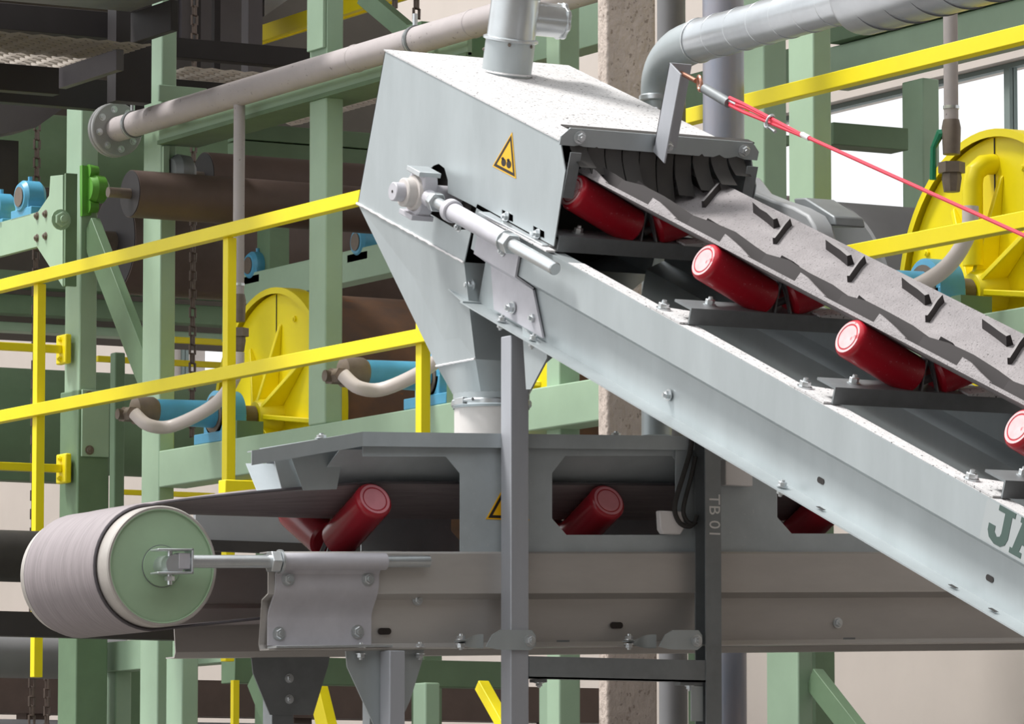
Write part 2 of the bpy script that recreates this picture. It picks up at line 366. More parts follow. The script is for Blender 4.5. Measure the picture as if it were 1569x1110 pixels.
def bearing(yc, label, blue=True, hose=True, which=''):
    c = V((XC+0.075, yc, pd.z))
    br = thing('bearing_block', label, 'bearing', V((XC+0.075,yc,BT)), 'blue bearing blocks on the green beam')
    MB().lathe(c-X1*0.06, X1, [(0,0.105),(0.004,0.115),(0.116,0.115),(0.12,0.105)], 36).obj('housing', 'blue', br)
    MB().lathe(c-X1*0.066, X1, [(0,0.09),(0.008,0.09)], 36).obj('seal', 'fitting', br)
    h = c.z-BT
    MB().box((c.x-0.06,c.y-0.115,BT+0.02),(c.x+0.06,c.y+0.115,c.z)).obj('pedestal', 'blue', br, 0.006)
    MB().box((c.x-0.07,c.y-0.20,BT),(c.x+0.07,c.y+0.20,BT+0.05)).obj('base', 'blue', br, 0.004)
    MB().box((c.x-0.07,c.y-0.27,BT),(c.x+0.07,c.y-0.205,BT+0.085)).obj('stop_block', 'greendk', br)
    for dy in (-0.16,0.16): bolt(br, V((c.x,c.y+dy,BT+0.05)), Z1, 0.02, 0.03)
    MB().cyl(c+X1*0.06, c+X1*0.15, 0.05, 20).obj('shaft', 'fitting', br)
    ru = thing('rotary_union', 'blue rotary union with brown fitting and white hose, '+which, 'fitting', c-X1*0.4-Z1*0.07, 'rotary unions at the bearing blocks')
    e = c-X1*0.068
    MB().lathe(e-X1*0.30, X1, [(0,0.06),(0.30,0.066)], 24).obj('blue_sleeve', 'blue', ru)
    MB().lathe(e-X1*0.42, X1, [(0,0.04),(0.01,0.066),(0.10,0.07),(0.12,0.06)], 20).obj('union_body', 'fitting', ru)
    MB().cyl(e-X1*0.47-Z1*0.02, e-X1*0.40-Z1*0.02, 0.035, 16).obj('elbow', 'fitting', ru)
    MB().lathe(e-X1*0.45-Z1*0.02-Y1*0.07, Y1, [(0,0.034),(0.12,0.034)], 6).obj('hex_fitting', 'fitting', ru)
    MB().cyl(e-X1*0.50-Z1*0.02, e-X1*0.44-Z1*0.02, 0.026, 12).obj('plug', 'fitting', ru)
    ht = V((XP, yc+RELY, pd.z+HTZ))
    hs = e-X1*0.45-Z1*0.02-Y1*0.08
    P = [hs, hs+V((0.05,-0.06,-0.06)), hs+V((0.16,-0.10,-0.06)), V((XP-0.07,yc+RELY+0.10,pd.z+0.01)), V((XP-0.01,yc+RELY+0.01,pd.z+HTZ*0.55)), ht]
    Q = []
    for i in range(len(P)-1):
        for j in range(6):
            t = j/6; a0 = P[max(i-1,0)]; a1 = P[i]; a2 = P[i+1]; a3 = P[min(i+2,len(P)-1)]
            Q.append(0.5*((2*a1)+(a2-a0)*t+(2*a0-5*a1+4*a2-a3)*t*t+(3*a1-a0-3*a2+a3)*t**3))
    Q.append(P[-1]); MB().tube(Q, 0.031, 14).obj('white_hose', 'hose', ru)
    return ht
y_1 = onX(438,643,XD).y; y_b1 = onX(345, 640, XC+0.075).y
y_2 = onX(672, 600, XC+0.075).y; y_3 = onX(1434, 440, XC+0.075).y
XP = XC-0.10; RELY = onX(365,500,XP).y-y_b1; HTZ = onX(365,540,XP).z-pd.z
stp = (y_2-y_b1); 
OFF = y_1-y_b1
OFF = 0.0
drum(y_b1, 'yellow ribbed wheel beside the first green column, with rusty cylinder behind', 'rust', 'rusty brown cylinder behind the chute with orange patches')
drum(y_2, 'yellow ribbed wheel half hidden behind the hood chute', 'rust', 'brown cylinder hidden behind the discharge hood', long=1.2)
y_h = y_2+(y_3-y_2)/2
one('grey_cylinder', MB().lathe(V((XD+0.45,y_h,pd.z)), X1, [(0,DR*0.95),(0.01,DR*0.965),(2.2,DR*0.965),(2.21,DR*0.95)], 72), 'greydrum', 'smooth grey cylinder below the windows beside the thick column', 'cylinder')
drum(y_3, 'large yellow wheel with bent pipe below the white windows', 'greydrum', 'grey cylinder behind the large yellow wheel', pipe=True)
ht1 = bearing(y_b1, 'blue bearing block beside the first yellow wheel', which='next to the yellow guard rail post')
bearing(y_2, 'blue bearing block beside the hood chute', which='beside the hood chute')
ht3 = bearing(y_3, 'blue bearing block under the large yellow wheel with bent pipe', which='below the large yellow wheel')
# ---------------------------------------------------------------- header pipe and drops with valves
hpz = onX(420, 127, XP).z
pA_ = onX(195, 190, XP); pE = V((XP, mvY(V((XP,0,hpz)), 1000), hpz)); pS = V((XP, mvY(V((XP,0,hpz)), 172), hpz))
hd = thing('header_pipe', 'long grey header pipe with bolted blind flange and band clamps', 'pipe', V((XP, pS.y, hpz)))
RP = 0.062
MB().cyl(pS, pE, RP, 28).obj('pipe_run', 'pipe', hd)
for t, r0 in ((0.0,0.135),(0.035,0.135)):
    MB().lathe(pS+Y1*(-t), -Y1, [(0,r0-0.006),(0.004,r0),(0.024,r0),(0.028,r0-0.006)], 40).obj('flange', 'fitting2', hd)
for k in range(8):
    a = 2*PI*k/8+0.2; bolt(hd, pS+V((0.10*math.cos(a),-0.063,0.10*math.sin(a))), -Y1, 0.012, 0.012)
for px in (203, 636):
    P = V((XP, mvY(V((XP,0,hpz)), px), hpz)); MB().lathe(P, -Y1, [(0,RP+0.006),(0.03,RP+0.006)], 28).obj('band_clamp', 'galvdark', hd); MB().lathe(P-Y1*0.012, -Y1, [(0,RP+0.008),(0.008,RP+0.008)], 28).obj('clamp_edge', 'bright', hd)
    MB().cyl(P+Z1*RP, P+Z1*(RP+0.06), 0.012, 8).obj('clamp_bolt', 'bright', hd)
for px in (545, 725): P = V((XP, mvY(V((XP,0,hpz)), px), hpz)); MB().lathe(P, -Y1, [(0,RP+0.001),(0.006,RP+0.003),(0.012,RP+0.001)], 28).obj('weld_bead', 'pipe', hd)
def drop(px, ytop, yv, label, X=None):
    P = onX(px, yv, XP); zt2 = hpz if ytop is None else P.z+2.2
    d = thing('drop_pipe', label, 'pipe', P, 'drop pipes with green valves')
    MB().cyl(V((XP,P.y,P.z+0.12)), V((XP,P.y,zt2)), 0.027, 18).obj('pipe', 'pipe', d)
    MB().lathe(V((XP,P.y,P.z+0.02)), Z1, [(0,0.032),(0.10,0.036),(0.13,0.03)], 18).obj('valve_body', 'fitting', d)
    MB().lathe(V((XP,P.y,P.z-0.05)), Z1, [(0,0.05),(0.04,0.05)], 6).obj('union_nut', 'fitting', d)
    MB().lathe(V((XP,P.y,P.z-0.12)), Z1, [(0,0.03),(0.05,0.038),(0.08,0.034)], 8).obj('reducer', 'fitting', d)
    MB().lathe(V((XP,P.y,P.z+0.19)), Z1, [(0,0.03),(0.012,0.03)], 18).obj('joint_ring', 'bright', d)
    k = V((XP-0.03,P.y,P.z+0.10))
    hl = MB().tube([k+V((0.03,0.01,0)), k+V((-0.0,0.03,0.0)), k+V((-0.01,0.06,-0.05)), k+V((-0.01,0.065,-0.17))], [0.018,0.018,0.012,0.013], 8); hl.obj('valve_handle', 'valve', d)
    return P
drop(365, None, 500, 'slim grey drop pipe with green lever valve beside the first yellow wheel')
drop(1458, 1, 245, 'slim grey drop pipe with green lever valve before the large yellow wheel')
# ---------------------------------------------------------------- concrete column and pipes beside it
DC = 19.5
cc = at(930, 300, DC); dx = mvX(cc, 1006); dy = mvY(cc, 915)
one('concrete_column', MB().box((cc.x,cc.y,0),(cc.x+dx,cc.y+dy,7.5)), 'concrete', 'rough beige concrete column behind the discharge hood', 'column', None, 0.01)
def vpipe(pl, pr, D, m, label, nm='vertical_pipe', z0=0, z1=7.5):
    c = at((pl+pr)/2, 500, D); r = (pr-pl)/2*D/F; return one(nm, MB().cyl((c.x,c.y,z0), (c.x,c.y,z1), r, 28), m, label, 'pipe')
vpipe(1008,1052,19.9,'greydrum','dark grey round vertical pipe beside the concrete column')
vpipe(1078,1142,19.2,'bluepipe','bluish stained round vertical pipe beside the pull cord')
# ---------------------------------------------------------------- columns farther back
XB2 = XC+2.2
def bcol(pl, pc, pr, yt, yb, X, label, m='green', z0=None, z1=None):
    a, b = colbox(pl, pc, pr, yt, yb, X, z0=z0, z1=z1); return column(a, b, label, m)
bcol(1140,1172,1208,-80,0,XC+0.5,'dark sage green column between the bluish pipe and the thick column', z0=BT)
bcol(1385,1417,1443,118,0,XC+2.8,'sage green column between two window bays', z0=BT)
bcol(1172,1220,1243,985,0,XC+0.9,'sage green column with diagonal brace below the lower conveyor', z0=0, z1=onX(1220,900,XC+0.9).z)
bcol(157,180,205,960,0,XC+0.25,'sage green lower column behind the pulley', z0=0, z1=onX(180,1010,XC).z)
bcol(257,281,307,1008,0,XC-0.3,'sage green short column between the pulley and the dark gusset', z0=0, z1=onX(281,1006,XC-.3).z)
bcol(633,652,675,1046,0,XC,'sage green short column under the green tie beam', z0=0, z1=onX(652,1046,XC).z)
bcol(168,176,192,580,0,XC+1.0,'dark green column close behind the spliced column', 'greendk', z0=0, z1=onX(176,540,XC+1).z)
bcol(825,842,866,1050,0,XC+0.3,'sage green column behind the crossbar of the leg frame', z0=0, z1=onX(842,1030,XC+.3).z)
# lower tie beams
def beamX(px0, py0, px1, h, X0, label, m='green', dep=0.15):
    P = onX(px0, py0, X0); ln = mvX(P, px1)
    return one('tie_beam', MB().box((P.x,P.y,P.z-h),(P.x+ln,P.y+dep,P.z)), m, label, 'beam', None, 0.004)
def beamY(px0, py0, px1, h, X, label, m='green', wd=0.12):
    P = onX(px0, py0, X); ln = mvY(P, px1)
    return one('tie_beam', MB().box((P.x,min(P.y,P.y+ln),P.z-h),(P.x+wd,max(P.y,P.y+ln),P.z)), m, label, 'beam', None, 0.004)
beamY(160, 985, 420, 0.15, XC+0.235, 'sage green tie beam below the pulley')
beamX(360, 1005, 790, 0.13, XC+0.1, 'dark sage green tie beam under the tensioner', 'greendk')
beamX(368, 188, 600, 0.085, XC+0.9, 'upper of two green channel beams behind the drop pipe', 'greendk')
beamX(368, 215, 600, 0.085, XC+0.9, 'lower of two green channel beams behind the drop pipe', 'greendk')
beamY(372, 421, 640, 0.17, XC+2.0, 'green bearing beam of the upper tier behind the columns')
beamX(1277, 187, 1392, 0.105, XC+2.2, 'dark green crossbeam before the windows', 'greendk')
beamY(1600, -12, 1268, 0.205, XC+2.75, 'sage green eaves beam over the windows')
beamY(1225, 70, 1000, 0.22, XC+2.3, 'dark green upper beam behind the bend duct', 'greendk')
beamX(1180, 205, 1215, 0.05, XC+3.0, 'thin dark transom beside the thick column', 'greendk')
beamY(700, 62, 960, 0.2, XC+0.6, 'green beam running from the round pipe to the concrete column')
beamX(645, 32, 760, 0.3, XC+0.25, 'green block beam above the round pipe', 'greendk')
# diagonal braces
def brace(pa, pb, X, w, label, m='green', nm='diagonal_brace', t=0.05):
    A = onX(pa[0],pa[1],X); B = onX(pb[0],pb[1],X); d = (B-A).normalized(); e = X1.cross(d)*w/2
    return one(nm, MB().prism([A-e,A+e,B+e,B-e], X1*t), m, label, 'brace', None, 0.003)
brace((132,350),(225,590), XC+0.03, 0.15, 'slanted green channel brace between the spliced column and the pipe-flange column', 'greendk')
brace((550,-8),(628,58), XC+0.6, 0.09, 'dark green diagonal brace above the header pipe', 'greendk')
brace((1240,1040),(1310,1130), XC+0.95, 0.10, 'dark green diagonal brace at the foot of the column before the beige wall', 'greendk')
brace((384,1040),(420,1130), XC-0.1, 0.10, 'dark green diagonal strut behind the far leg', 'greendk')
brace((730,1050),(775,1130), XC-0.3, 0.05, 'yellow diagonal bar under the lower conveyor', 'yellow', 'yellow_bar')
one('yellow_post', MB().box(onX(353,1110,XC-.3)-V((0,0.03,1)), V((XC-.27,onX(353,1110,XC-.3).y,onX(353,1043,XC-.3).z))), 'yellow', 'short yellow post below the lower conveyor', 'post')
brace((480,1060),(496,1125), XC-0.4, 0.10, 'yellow tapered bar end beside the dark gusset', 'yellow', 'yellow_bar')
# upper-left side beam with end plate and blue bearing
XL = XC-0.25
pe_ = onX(85, 355, XL)
sbm = thing('bearing_beam', 'pale green beam with triangular end plate bolted to the spliced column', 'beam', pe_)
ye = mvY(pe_, -120)
zt1, zb1 = onX(80,319,XL).z, onX(80,372,XL).z
MB().box((XL,pe_.y,zb1),(XL+0.03,pe_.y+ye,zt1)).obj('beam_web', 'green', sbm)
pl_ = [onX(*p,XL-0.012) for p in ((96,268),(96,440),(56,378),(53,332),(75,300),(77,270))]
MB().prism(pl_, X1*0.02).obj('end_plate', 'green', sbm, 0.002)
MB().box((XL-0.012,onX(84,300,XL).y-0.16,onX(96,440,XL).z),(XL+0.05,onX(84,300,XL).y-0.14,onX(96,268,XL).z)).obj('bolting_plate', 'greendk', sbm)
for px, py in ((57,331),(70,328),(57,365),(70,362)): bolt(sbm, onX(px,py,XL-0.012), -X1, 0.014, 0.012, 'fitting')
bolt(sbm, onX(93,337,XL-0.05), -Y1, 0.035, 0.03, 'green')
def small_bearing(px, py, X, label, r=0.075, m='blue'):
    P = onX(px, py, X); t = thing('pillow_bearing', label, 'bearing', P-Z1*r*1.3, 'small pillow bearings of the upper tier')
    MB().lathe(P-X1*0.06, X1, [(0,r*0.8),(0.02,r),(0.10,r),(0.12,r*0.8)], 24).obj('housing', m, t)
    MB().box((P.x-0.05,P.y-r*1.5,P.z-r*1.3),(P.x+0.05,P.y+r*1.5,P.z-r*0.7)).obj('base', m, t, 0.004)
    MB().box((P.x-0.045,P.y-r*0.95,P.z-r*1.0),(P.x+0.045,P.y+r*0.95,P.z)).obj('pedestal', m, t)
    MB().lathe(P-X1*0.066, X1, [(0,r*0.6),(0.01,r*0.6)], 20).obj('seal', 'fitting', t)
    MB().cyl(P+Z1*r*0.9, P+Z1*r*1.25, 0.012, 8).obj('grease_nipple', m, t)
small_bearing(46, 303, XL+0.05, 'blue pillow bearing on the pale green side beam', 0.085)
small_bearing(2, 322, XL+0.05, 'blue pillow bearing cut off at the end of the side beam', 0.085)
small_bearing(395, 408, XC+2.05, 'blue pillow bearing behind the drop pipe', 0.08)
small_bearing(560, 372, XC+2.05, 'blue pillow bearing beside the hood edge', 0.08)
one('yellow_guard', MB().box(onX(30,335,XL+0.1)-V((0,.1,0)), onX(0,318,XL+0.1)+V((0.2,0.25,0.0))), 'yellow', 'small yellow guard between the two blue pillow bearings', 'guard')
# bright green bearing unit on the spliced column
gb = thing('flange_bearing', 'bright green flange bearing bolted to the spliced column', 'bearing', onY(145,330,cA[0].y-0.01))
yq = cA[0].y-0.02
gpl = [onY(*p,yq) for p in ((126,253),(136,255),(140,330),(126,331))]
MB().prism(gpl, Y1*0.03).obj('back_plate', 'greenbr', gb)
cgb = onY(143,290,yq)
MB().lathe(cgb-X1*0.03, X1, [(0,0.06),(0.03,0.075),(0.08,0.07),(0.10,0.045)], 24).obj('housing', 'greenbr', gb)
for dz in (0.09,-0.09): MB().lathe(cgb+V((-0.03,0,dz)), X1, [(0,0.035),(0.05,0.03)], 16).obj('lug', 'greenbr', gb)
gb2 = thing('flange_bearing', 'dark grimy flange bearing on the second green column', 'bearing', onY(265,290,c215[0].y-0.01))
yq = c215[0].y-0.02; cgb2 = onY(262,262,yq)
MB().lathe(cgb2-X1*0.0, X1, [(0,0.06),(0.03,0.085),(0.09,0.08),(0.12,0.04)], 24).obj('housing', 'galvdark', gb2)
MB().box((cgb2.x-0.04,yq,cgb2.z-0.12),(cgb2.x-0.01,yq+0.05,cgb2.z+0.12)).obj('back_plate', 'green', gb2)
# brown rolls of the upper tier (axis along X)
def roll(px, py, D, r, ln, m, label, nm='guide_roll'):
    P = at(px, py, D); t = thing(nm, label, 'roll', P-Z1*r, 'brown rolls of the upper tier')
    MB().lathe(P, X1, [(0,r*0.86),(0.0,r),(ln,r)], 48, cap=False).obj('roll_shell', m, t)
    MB().lathe(P-X1*0.004, X1, [(0,r*0.35),(0.0,r*0.97),(0.05,r*0.97)], 40).obj('end_disc', 'dark', t)
    MB().cyl(P-X1*0.12, P+X1*0.05, r*0.22, 16).obj('journal', 'fitting', t)
    MB().box((P.x+ln-0.02,P.y-0.08,0),(P.x+ln+0.1,P.y+0.08,P.z+0.05)).obj('end_stand', 'greendk', t)
roll(200, 297, 25.2, 0.115, 3.2, 'brown', 'dark brown roll with journal behind the bright green bearing')
roll(312, 272, 26.3, 0.128, 3.6, 'brown', 'brown roll with dark end disc behind the grimy bearing')
roll(175, 372, 29.5, 0.29, 4.6, 'brown', 'big dark brown cylinder of the upper tier behind the columns', 'upper_cylinder')
roll(-60, 640, 30, 0.30, 3.0, 'greendk', 'dark green roll behind the two-bar yellow side rails', 'upper_cylinder')
roll(-150, 215, 28.2, 0.20, 2.2, 'greendk', 'dark green roll under the black platform', 'upper_cylinder')
roll(-80, 1005, 27, 0.11, 1.0, 'greydrum', 'dark grey roll low behind the foot of the yellow rail post', 'upper_cylinder')
# ---------------------------------------------------------------- dark platform at the upper left
XPf = XC-0.2
pf = thing('service_platform', 'black steel service platform with expanded metal floor above the spliced column', 'platform', at(100,140,25.5))
def fascia(px0, py0, px1, h, D, m='dark', dep=0.08):
    P = at(px0, py0, D); ln = mvX(P, px1); return MB().box((P.x,P.y,P.z-h),(P.x+ln,P.y+dep,P.z)).obj('edge_beam', m, pf, 0.003)
def fasciaY(px0, py0, px1, h, D, m='dark', wd=0.04):
    P = at(px0, py0, D); ln = mvY(P, px1); return MB().box((P.x,min(P.y,P.y+ln),P.z-h),(P.x+wd,max(P.y,P.y+ln),P.z)).obj('edge_beam', m, pf, 0.003)
fascia(-40, 0, 200, 0.13, 25.2); fasciaY(200, 20, 262, 0.15, 25.2)
fascia(-40, 93, 92, 0.13, 24.9); fasciaY(90, 104, 178, 0.10, 24.9, 'dark2')
fascia(-40, 106, 232, 0.15, 25.6); fascia(268, 57, 480, 0.10, 26.2); fascia(268, 121, 420, 0.06, 26.0)
P = at(178, 60, 25.3); MB().box((P.x,P.y,P.z-0.30),(P.x+0.19,P.y+0.1,P.z+0.2)).obj('hanger_plate', 'dark', pf)
# expanded metal floor panels (seen from below): crossing strands, each panel one part
def mesh_panel(x0, x1, y0, y1, z, pitch=0.055):
    b = MB(); n = int((x1-x0)/pitch)
    k = int((y1-y0)/0.03)
    for j in range(k):
        ya_ = y0+(y1-y0)*j/k
        pts = [V((x0+(x1-x0)*i/n, ya_+(0.013 if (i+j) % 2 else -0.013), z+(0.006 if i % 2 else -0.006))) for i in range(n+1)]
        rows = [[p, p+V((0,0.009,0.012))] for p in pts]; b.strip(rows)
    o = b.obj('mesh_panel', 'mesh', pf); o['kind'] = 'stuff'; return o
P1_ = at(92, 97, 24.9); Pz = P1_.z+0.0
mesh_panel(P1_.x-1.6, P1_.x+0.25, P1_.y-0.5, P1_.y+1.1, Pz+0.03)
P2_ = at(268, 118, 26.0)
mesh_panel(P2_.x, P2_.x+1.4, P2_.y-0.1, P2_.y+1.4, P2_.z+0.03)
P3_ = at(200, 18, 25.2)
MB().box((P3_.x-2.2,P3_.y-1.6,P3_.z+0.0),(P3_.x,P3_.y,P3_.z+0.02)).obj('deck_plate', 'galvdark', pf)
# ---------------------------------------------------------------- chains
def chain(px, y0, y1, X, label, lk=0.062):
    P = onX(px, y0, X); zb2 = onX(px, y1, X).z; t = MB(); n = int((P.z-zb2)/(lk*0.8)); n = min(n, 150)
    for i in range(n):
        c = V((P.x,P.y,P.z-i*lk*0.8))
        ax = X1 if i % 2 else Y1
        side_ = Y1 if i % 2 else X1
        pts = [c+side_*0.015+Z1*0.024, c+side_*0.015-Z1*0.024, c-side_*0.015-Z1*0.024, c-side_*0.015+Z1*0.024, c+side_*0.015+Z1*0.024]
        t.tube(pts, 0.008, 5)
    return one('hoist_chain', t, 'chain', label, 'chain')
chain(57, 165, 1390, XC+0.4, 'long dark hanging chain between the yellow rail post and the spliced column')
chain(300, -330, 690, XC+1.2, 'dark chain hanging behind the white hose')
chain(605, -10, 35, XC+0.9, 'dark chain above the header pipe, the one nearer the diagonal brace')
chain(638, -10, 40, XC+0.9, 'dark chain above the header pipe, the one nearer the green block beam')
chain(228, 1000, 1400, XC+1.0, 'dark chain between the two short green columns')
chain(73, 955, 1400, XC+1.2, 'thin dark chain low beside the foot of the spliced column')
# yellow bits behind
beamX(150, 545, 480, 0.035, XC+1.6, 'distant yellow handrail behind the spliced column', 'yellow', 0.03)
beamX(268, 516, 480, 0.035, XC+1.9, 'upper distant yellow handrail behind the yellow wheel', 'yellow', 0.03)
beamX(185, 750, 330, 0.03, XC+1.6, 'low distant yellow handrail behind the columns', 'yellow', 0.03)
# yellow stair at the top
st = brace((335,72),(640,-28), XC+3.0, 0.10, 'yellow stair stringer behind the columns at the top', 'yellow', 'stair_stringer', 0.04)
brace((355,78),(640,-10), XC+3.1, 0.03, 'lower yellow edge of the stair behind the columns', 'yellow', 'stair_stringer', 0.02)
p = onX(345,757,XR-0.9); q = onX(430,757,XR-0.9)
P = at(345, 735, 19.6); xx = mvX(P, 432)
one('yellow_box_beam', MB().box((P.x,P.y,P.z-0.11),(P.x+xx,P.y+0.06,P.z)), 'yellow', 'yellow box beam end behind the flap of the belt cover', 'beam', None, 0.004)
# another belt conveyor behind, dark
bc = thing('rear_conveyor', 'grey sheet conveyor side with dark edge behind the pulley', 'conveyor', at(380,800,19.4))
P = at(300, 770, 19.4); xx = mvX(P, 640)
MB().box((P.x,P.y,P.z-0.14),(P.x+xx,P.y+0.02,P.z)).obj('side_sheet', 'graypaint', bc)
MB().box((P.x,P.y-0.03,P.z-0.18),(P.x+xx,P.y+0.03,P.z-0.14)).obj('edge_rail', 'rubber', bc)
for t in (0.35, 0.8): MB().box((P.x+xx*t,P.y+0.031,0),(P.x+xx*t+0.06,P.y+0.09,P.z-0.02)).obj('support_leg', 'galvdark', bc)
P = at(-60, 850, 24); 
one('rear_belt', MB().cyl((P.x,P.y,P.z),(P.x+1.3,P.y,P.z),0.12,32), 'rubber', 'dark rubber roll behind the belt-wrapped pulley', 'roll')
P = at(-60, 935, 23.2); one('dark_girder', MB().box((P.x,P.y,P.z-0.11),(P.x+1.2,P.y+0.1,P.z)), 'dark', 'black girder low behind the belt-wrapped pulley', 'beam')

# dark machine cover under the platform and dark uprights behind the platform
P = at(-40, 150, 27.0); xx = mvX(P, 96)
mc = thing('machine_cover', 'blue-grey sloping machine cover under the black platform', 'cover', P)
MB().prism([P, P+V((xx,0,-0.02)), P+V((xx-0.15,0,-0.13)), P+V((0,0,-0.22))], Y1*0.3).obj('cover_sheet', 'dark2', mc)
MB().box((P.x,P.y+0.05,P.z-0.5),(P.x+xx*0.55,P.y+0.3,P.z-0.2)).obj('shade_block', 'dark', mc)  # solid black block, stands in for the shade below the cover
for k, (pl, pr, m) in enumerate(((296,306,'dark'),(326,336,'dark'),(374,398,'dark2'))):
    c = at((pl+pr)/2, 30, 29); r = (pr-pl)/2*29/F
    one('hall_upright', MB().box((c.x-r,c.y-r,6.0),(c.x+r,c.y+r,7.59)), m, ['slim dark upright behind the black platform beam','second slim dark upright behind the black platform beam','broad dark grey upright behind the black platform beam'][k], 'post')
beamX(-80, 445, 470, 0.12, XC+1.6, 'dark green crossbeam behind the spliced column above the yellow side rails', 'greendk')
beamX(-80, 488, 470, 0.055, XC+1.65, 'thin green rail under the dark crossbeam behind the spliced column', 'green')
beamX(-80, 645, 120, 0.34, XC+1.3, 'deep dark green crossbeam between the two yellow side rails', 'greendk')

beamX(-80, 408, 470, 0.10, XC+1.55, 'dark green crossbeam directly under the big brown cylinder', 'greendk')
P = at(-60, 1035, 31); xx = mvX(P, 940)
lm = thing('low_machine', 'dark brown machine bed with grey tube far behind the lower conveyor legs', 'machine', P)
MB().box((P.x,P.y,P.z-0.22),(P.x+xx,P.y+0.3,P.z)).obj('bed', 'brown', lm)
MB().cyl((P.x,P.y-0.1,P.z-0.32),(P.x+xx,P.y-0.1,P.z-0.32),0.06,20).obj('grey_tube', 'greydrum', lm)
for t in (0.1,0.5,0.9): MB().box((P.x+xx*t,P.y+0.05,0),(P.x+xx*t+0.12,P.y+0.2,P.z-0.2)).obj('stand', 'brown', lm)
P = at(262, 62, 30.5); xx = mvX(P, 402)
one('machine_housing', MB().box((P.x,P.y,P.z-0.1),(P.x+xx,P.y+0.5,7.59)).box((P.x+0.05,P.y-0.04,P.z-0.1),(P.x+0.09,P.y,7.59)), 'dark2', 'dark grey machine housing above the black platform beam', 'housing')
P = at(405, 25, 31); xx = mvX(P, 475)
one('sloping_chute', MB().prism([P, P+V((xx,0,0.22)), V((P.x+xx,P.y,max(P.z+0.3,7.59))), V((P.x,P.y,7.59))], Y1*0.4), 'graypaint', 'grey sloping chute above the yellow stair', 'chute')

P = at(-80, 100, 33); xx = mvX(P, 600); zb5 = P.z+mvZ(P, 500)
one('dark_backdrop', MB().box((P.x,P.y,zb5),(P.x+xx,P.y+0.6,7.59)), 'housing', 'added dark brown backdrop box behind the upper tier of rolls', 'housing')  # made-up box; its dark colour supplies the gloom between the rolls
beamY(1600, -75, 1268, 0.17, XC+2.7, 'upper green beam above the eaves beam of the windows', 'greendk')
# ================================================================ inclined conveyor (runs down towards -Y)
AI = math.atan(0.382); CA, SA = math.cos(AI), math.sin(AI)
U = V((0,-CA,-SA)); N = V((0,-SA,CA)); P0 = V((0,-1.0328,3.0695)); W = 0.77; BC = 0.375
def I(s, x, n): return P0+U*s+N*n+X1*x
def isn(px, py, X): q = onX(px, py, X)-P0; return (q.dot(U), q.dot(N))
def sheet(pts, t):                                   # thin folded sheet section -> closed outline
    out = []
    for k, p in enumerate(pts):
        p = V((p[0], p[1])); d1 = (p-V(pts[k-1])).normalized() if k else None; d2 = (V(pts[k+1])-p).normalized() if k < len(pts)-1 else None
        n1 = V((-d1.y, d1.x)) if d1 else None; n2 = V((-d2.y, d2.x)) if d2 else None
        if n1 is None: o = n2
        elif n2 is None: o = n1
        else: o = (n1+n2); o = o/(max(0.3, o.dot(n1)))
        out.append((p.x+o.x*t, p.y+o.y*t))
    return [tuple(p) for p in pts]+out[::-1]
def extI(mb, sec, s0, s1): return mb.prism([I(s0, x, n) for x, n in sec], U*(s1-s0))
SIG = [(0.065,0.312),(0,0.312),(0,0.186),(0.065,0.152),(0.065,0.0),(-0.006,0.0)]
conv = thing('inclined_conveyor', 'pale galvanised inclined conveyor frame with dusty top flange and dark green lettering', 'conveyor', I(0.5, W/2, 0))
S0, S1 = -1.40, 5.6
b = MB(); extI(b, sheet(SIG, 0.005), S0, S1); strg = b.obj('stringer', 'galv', conv, label='near pale galvanised side channel')
extI(MB(), sheet([(W-x, n) for x, n in SIG], -0.005), S0, S1).obj('stringer', 'galv', conv, label='far galvanised side channel')
# dusty top skin of the near flange
b = MB(); extI(b, [(0.003,0.3125),(0.063,0.3125),(0.063,0.3145),(0.003,0.3145)], -0.74, S1); b.obj('dust_layer', 'galvdust', strg)
# flange tip that runs on past the head end
b = MB(); b.prism([I(-1.58,0.03,0.0), I(-1.38,-0.006,0.0), I(-1.38,0.07,0.0), I(-1.46,0.07,0)], N*0.005); b.obj('flange_tip', 'galv', strg)
MB().prism([I(-1.38,0.066,0.005), I(-1.38,0.066,0.145), I(-0.72,0.066,0.145), I(-0.72,0.066,0.005)], X1*0.004).obj('web_plate', 'galv', strg)
# slots and bolts in the near side
def slot(parent, s, n, x, half=0.011, r=0.009, nrm=None):
    mb = MB(); pts = []
    for k in range(12):
        t = PI/2+PI*k/11; pts.append((-half+r*math.cos(t), r*math.sin(t)))
    for k in range(12):
        t = -PI/2+PI*k/11; pts.append((half+r*math.cos(t), r*math.sin(t)))
    mb.prism([I(s+p[0], x, n+p[1]) for p in pts], -X1*0.0015); return mb.obj('slot_hole', 'black', parent)
for px, py in ((1258,737),(1517,887)): s, n = isn(px, py, 0.065); slot(strg, s, n, 0.0645)
for px, py in ((1027,606),): s, n = isn(px, py, 0.065); bolt(strg, I(s,0.06,n), -X1, 0.013, 0.016)
for px, py in ((820,488),): s, n = isn(px, py, 0.06); bolt(strg, I(s,0.06,n), -X1, 0.014, 0.018)
for px, py in ((1198,747),(769,491),(818,516)):
    s, n = isn(px, py, 0.02); bolt(strg, I(s,0.02,0.005), N, 0.012, 0.014); bolt(strg, I(s,0.02,-0.004), -N, 0.012, 0.016)
for px, py in ((1258,782),(1463,891),(1523,934)):
    s, n = isn(px, py, 0.025); MB().prism([I(s-.018,0.016,0.0055),I(s+.018,0.016,0.0055),I(s+.018,0.03,0.0055),I(s-.018,0.03,0.0055)], N*0.001).obj('slot_hole', 'black', strg)
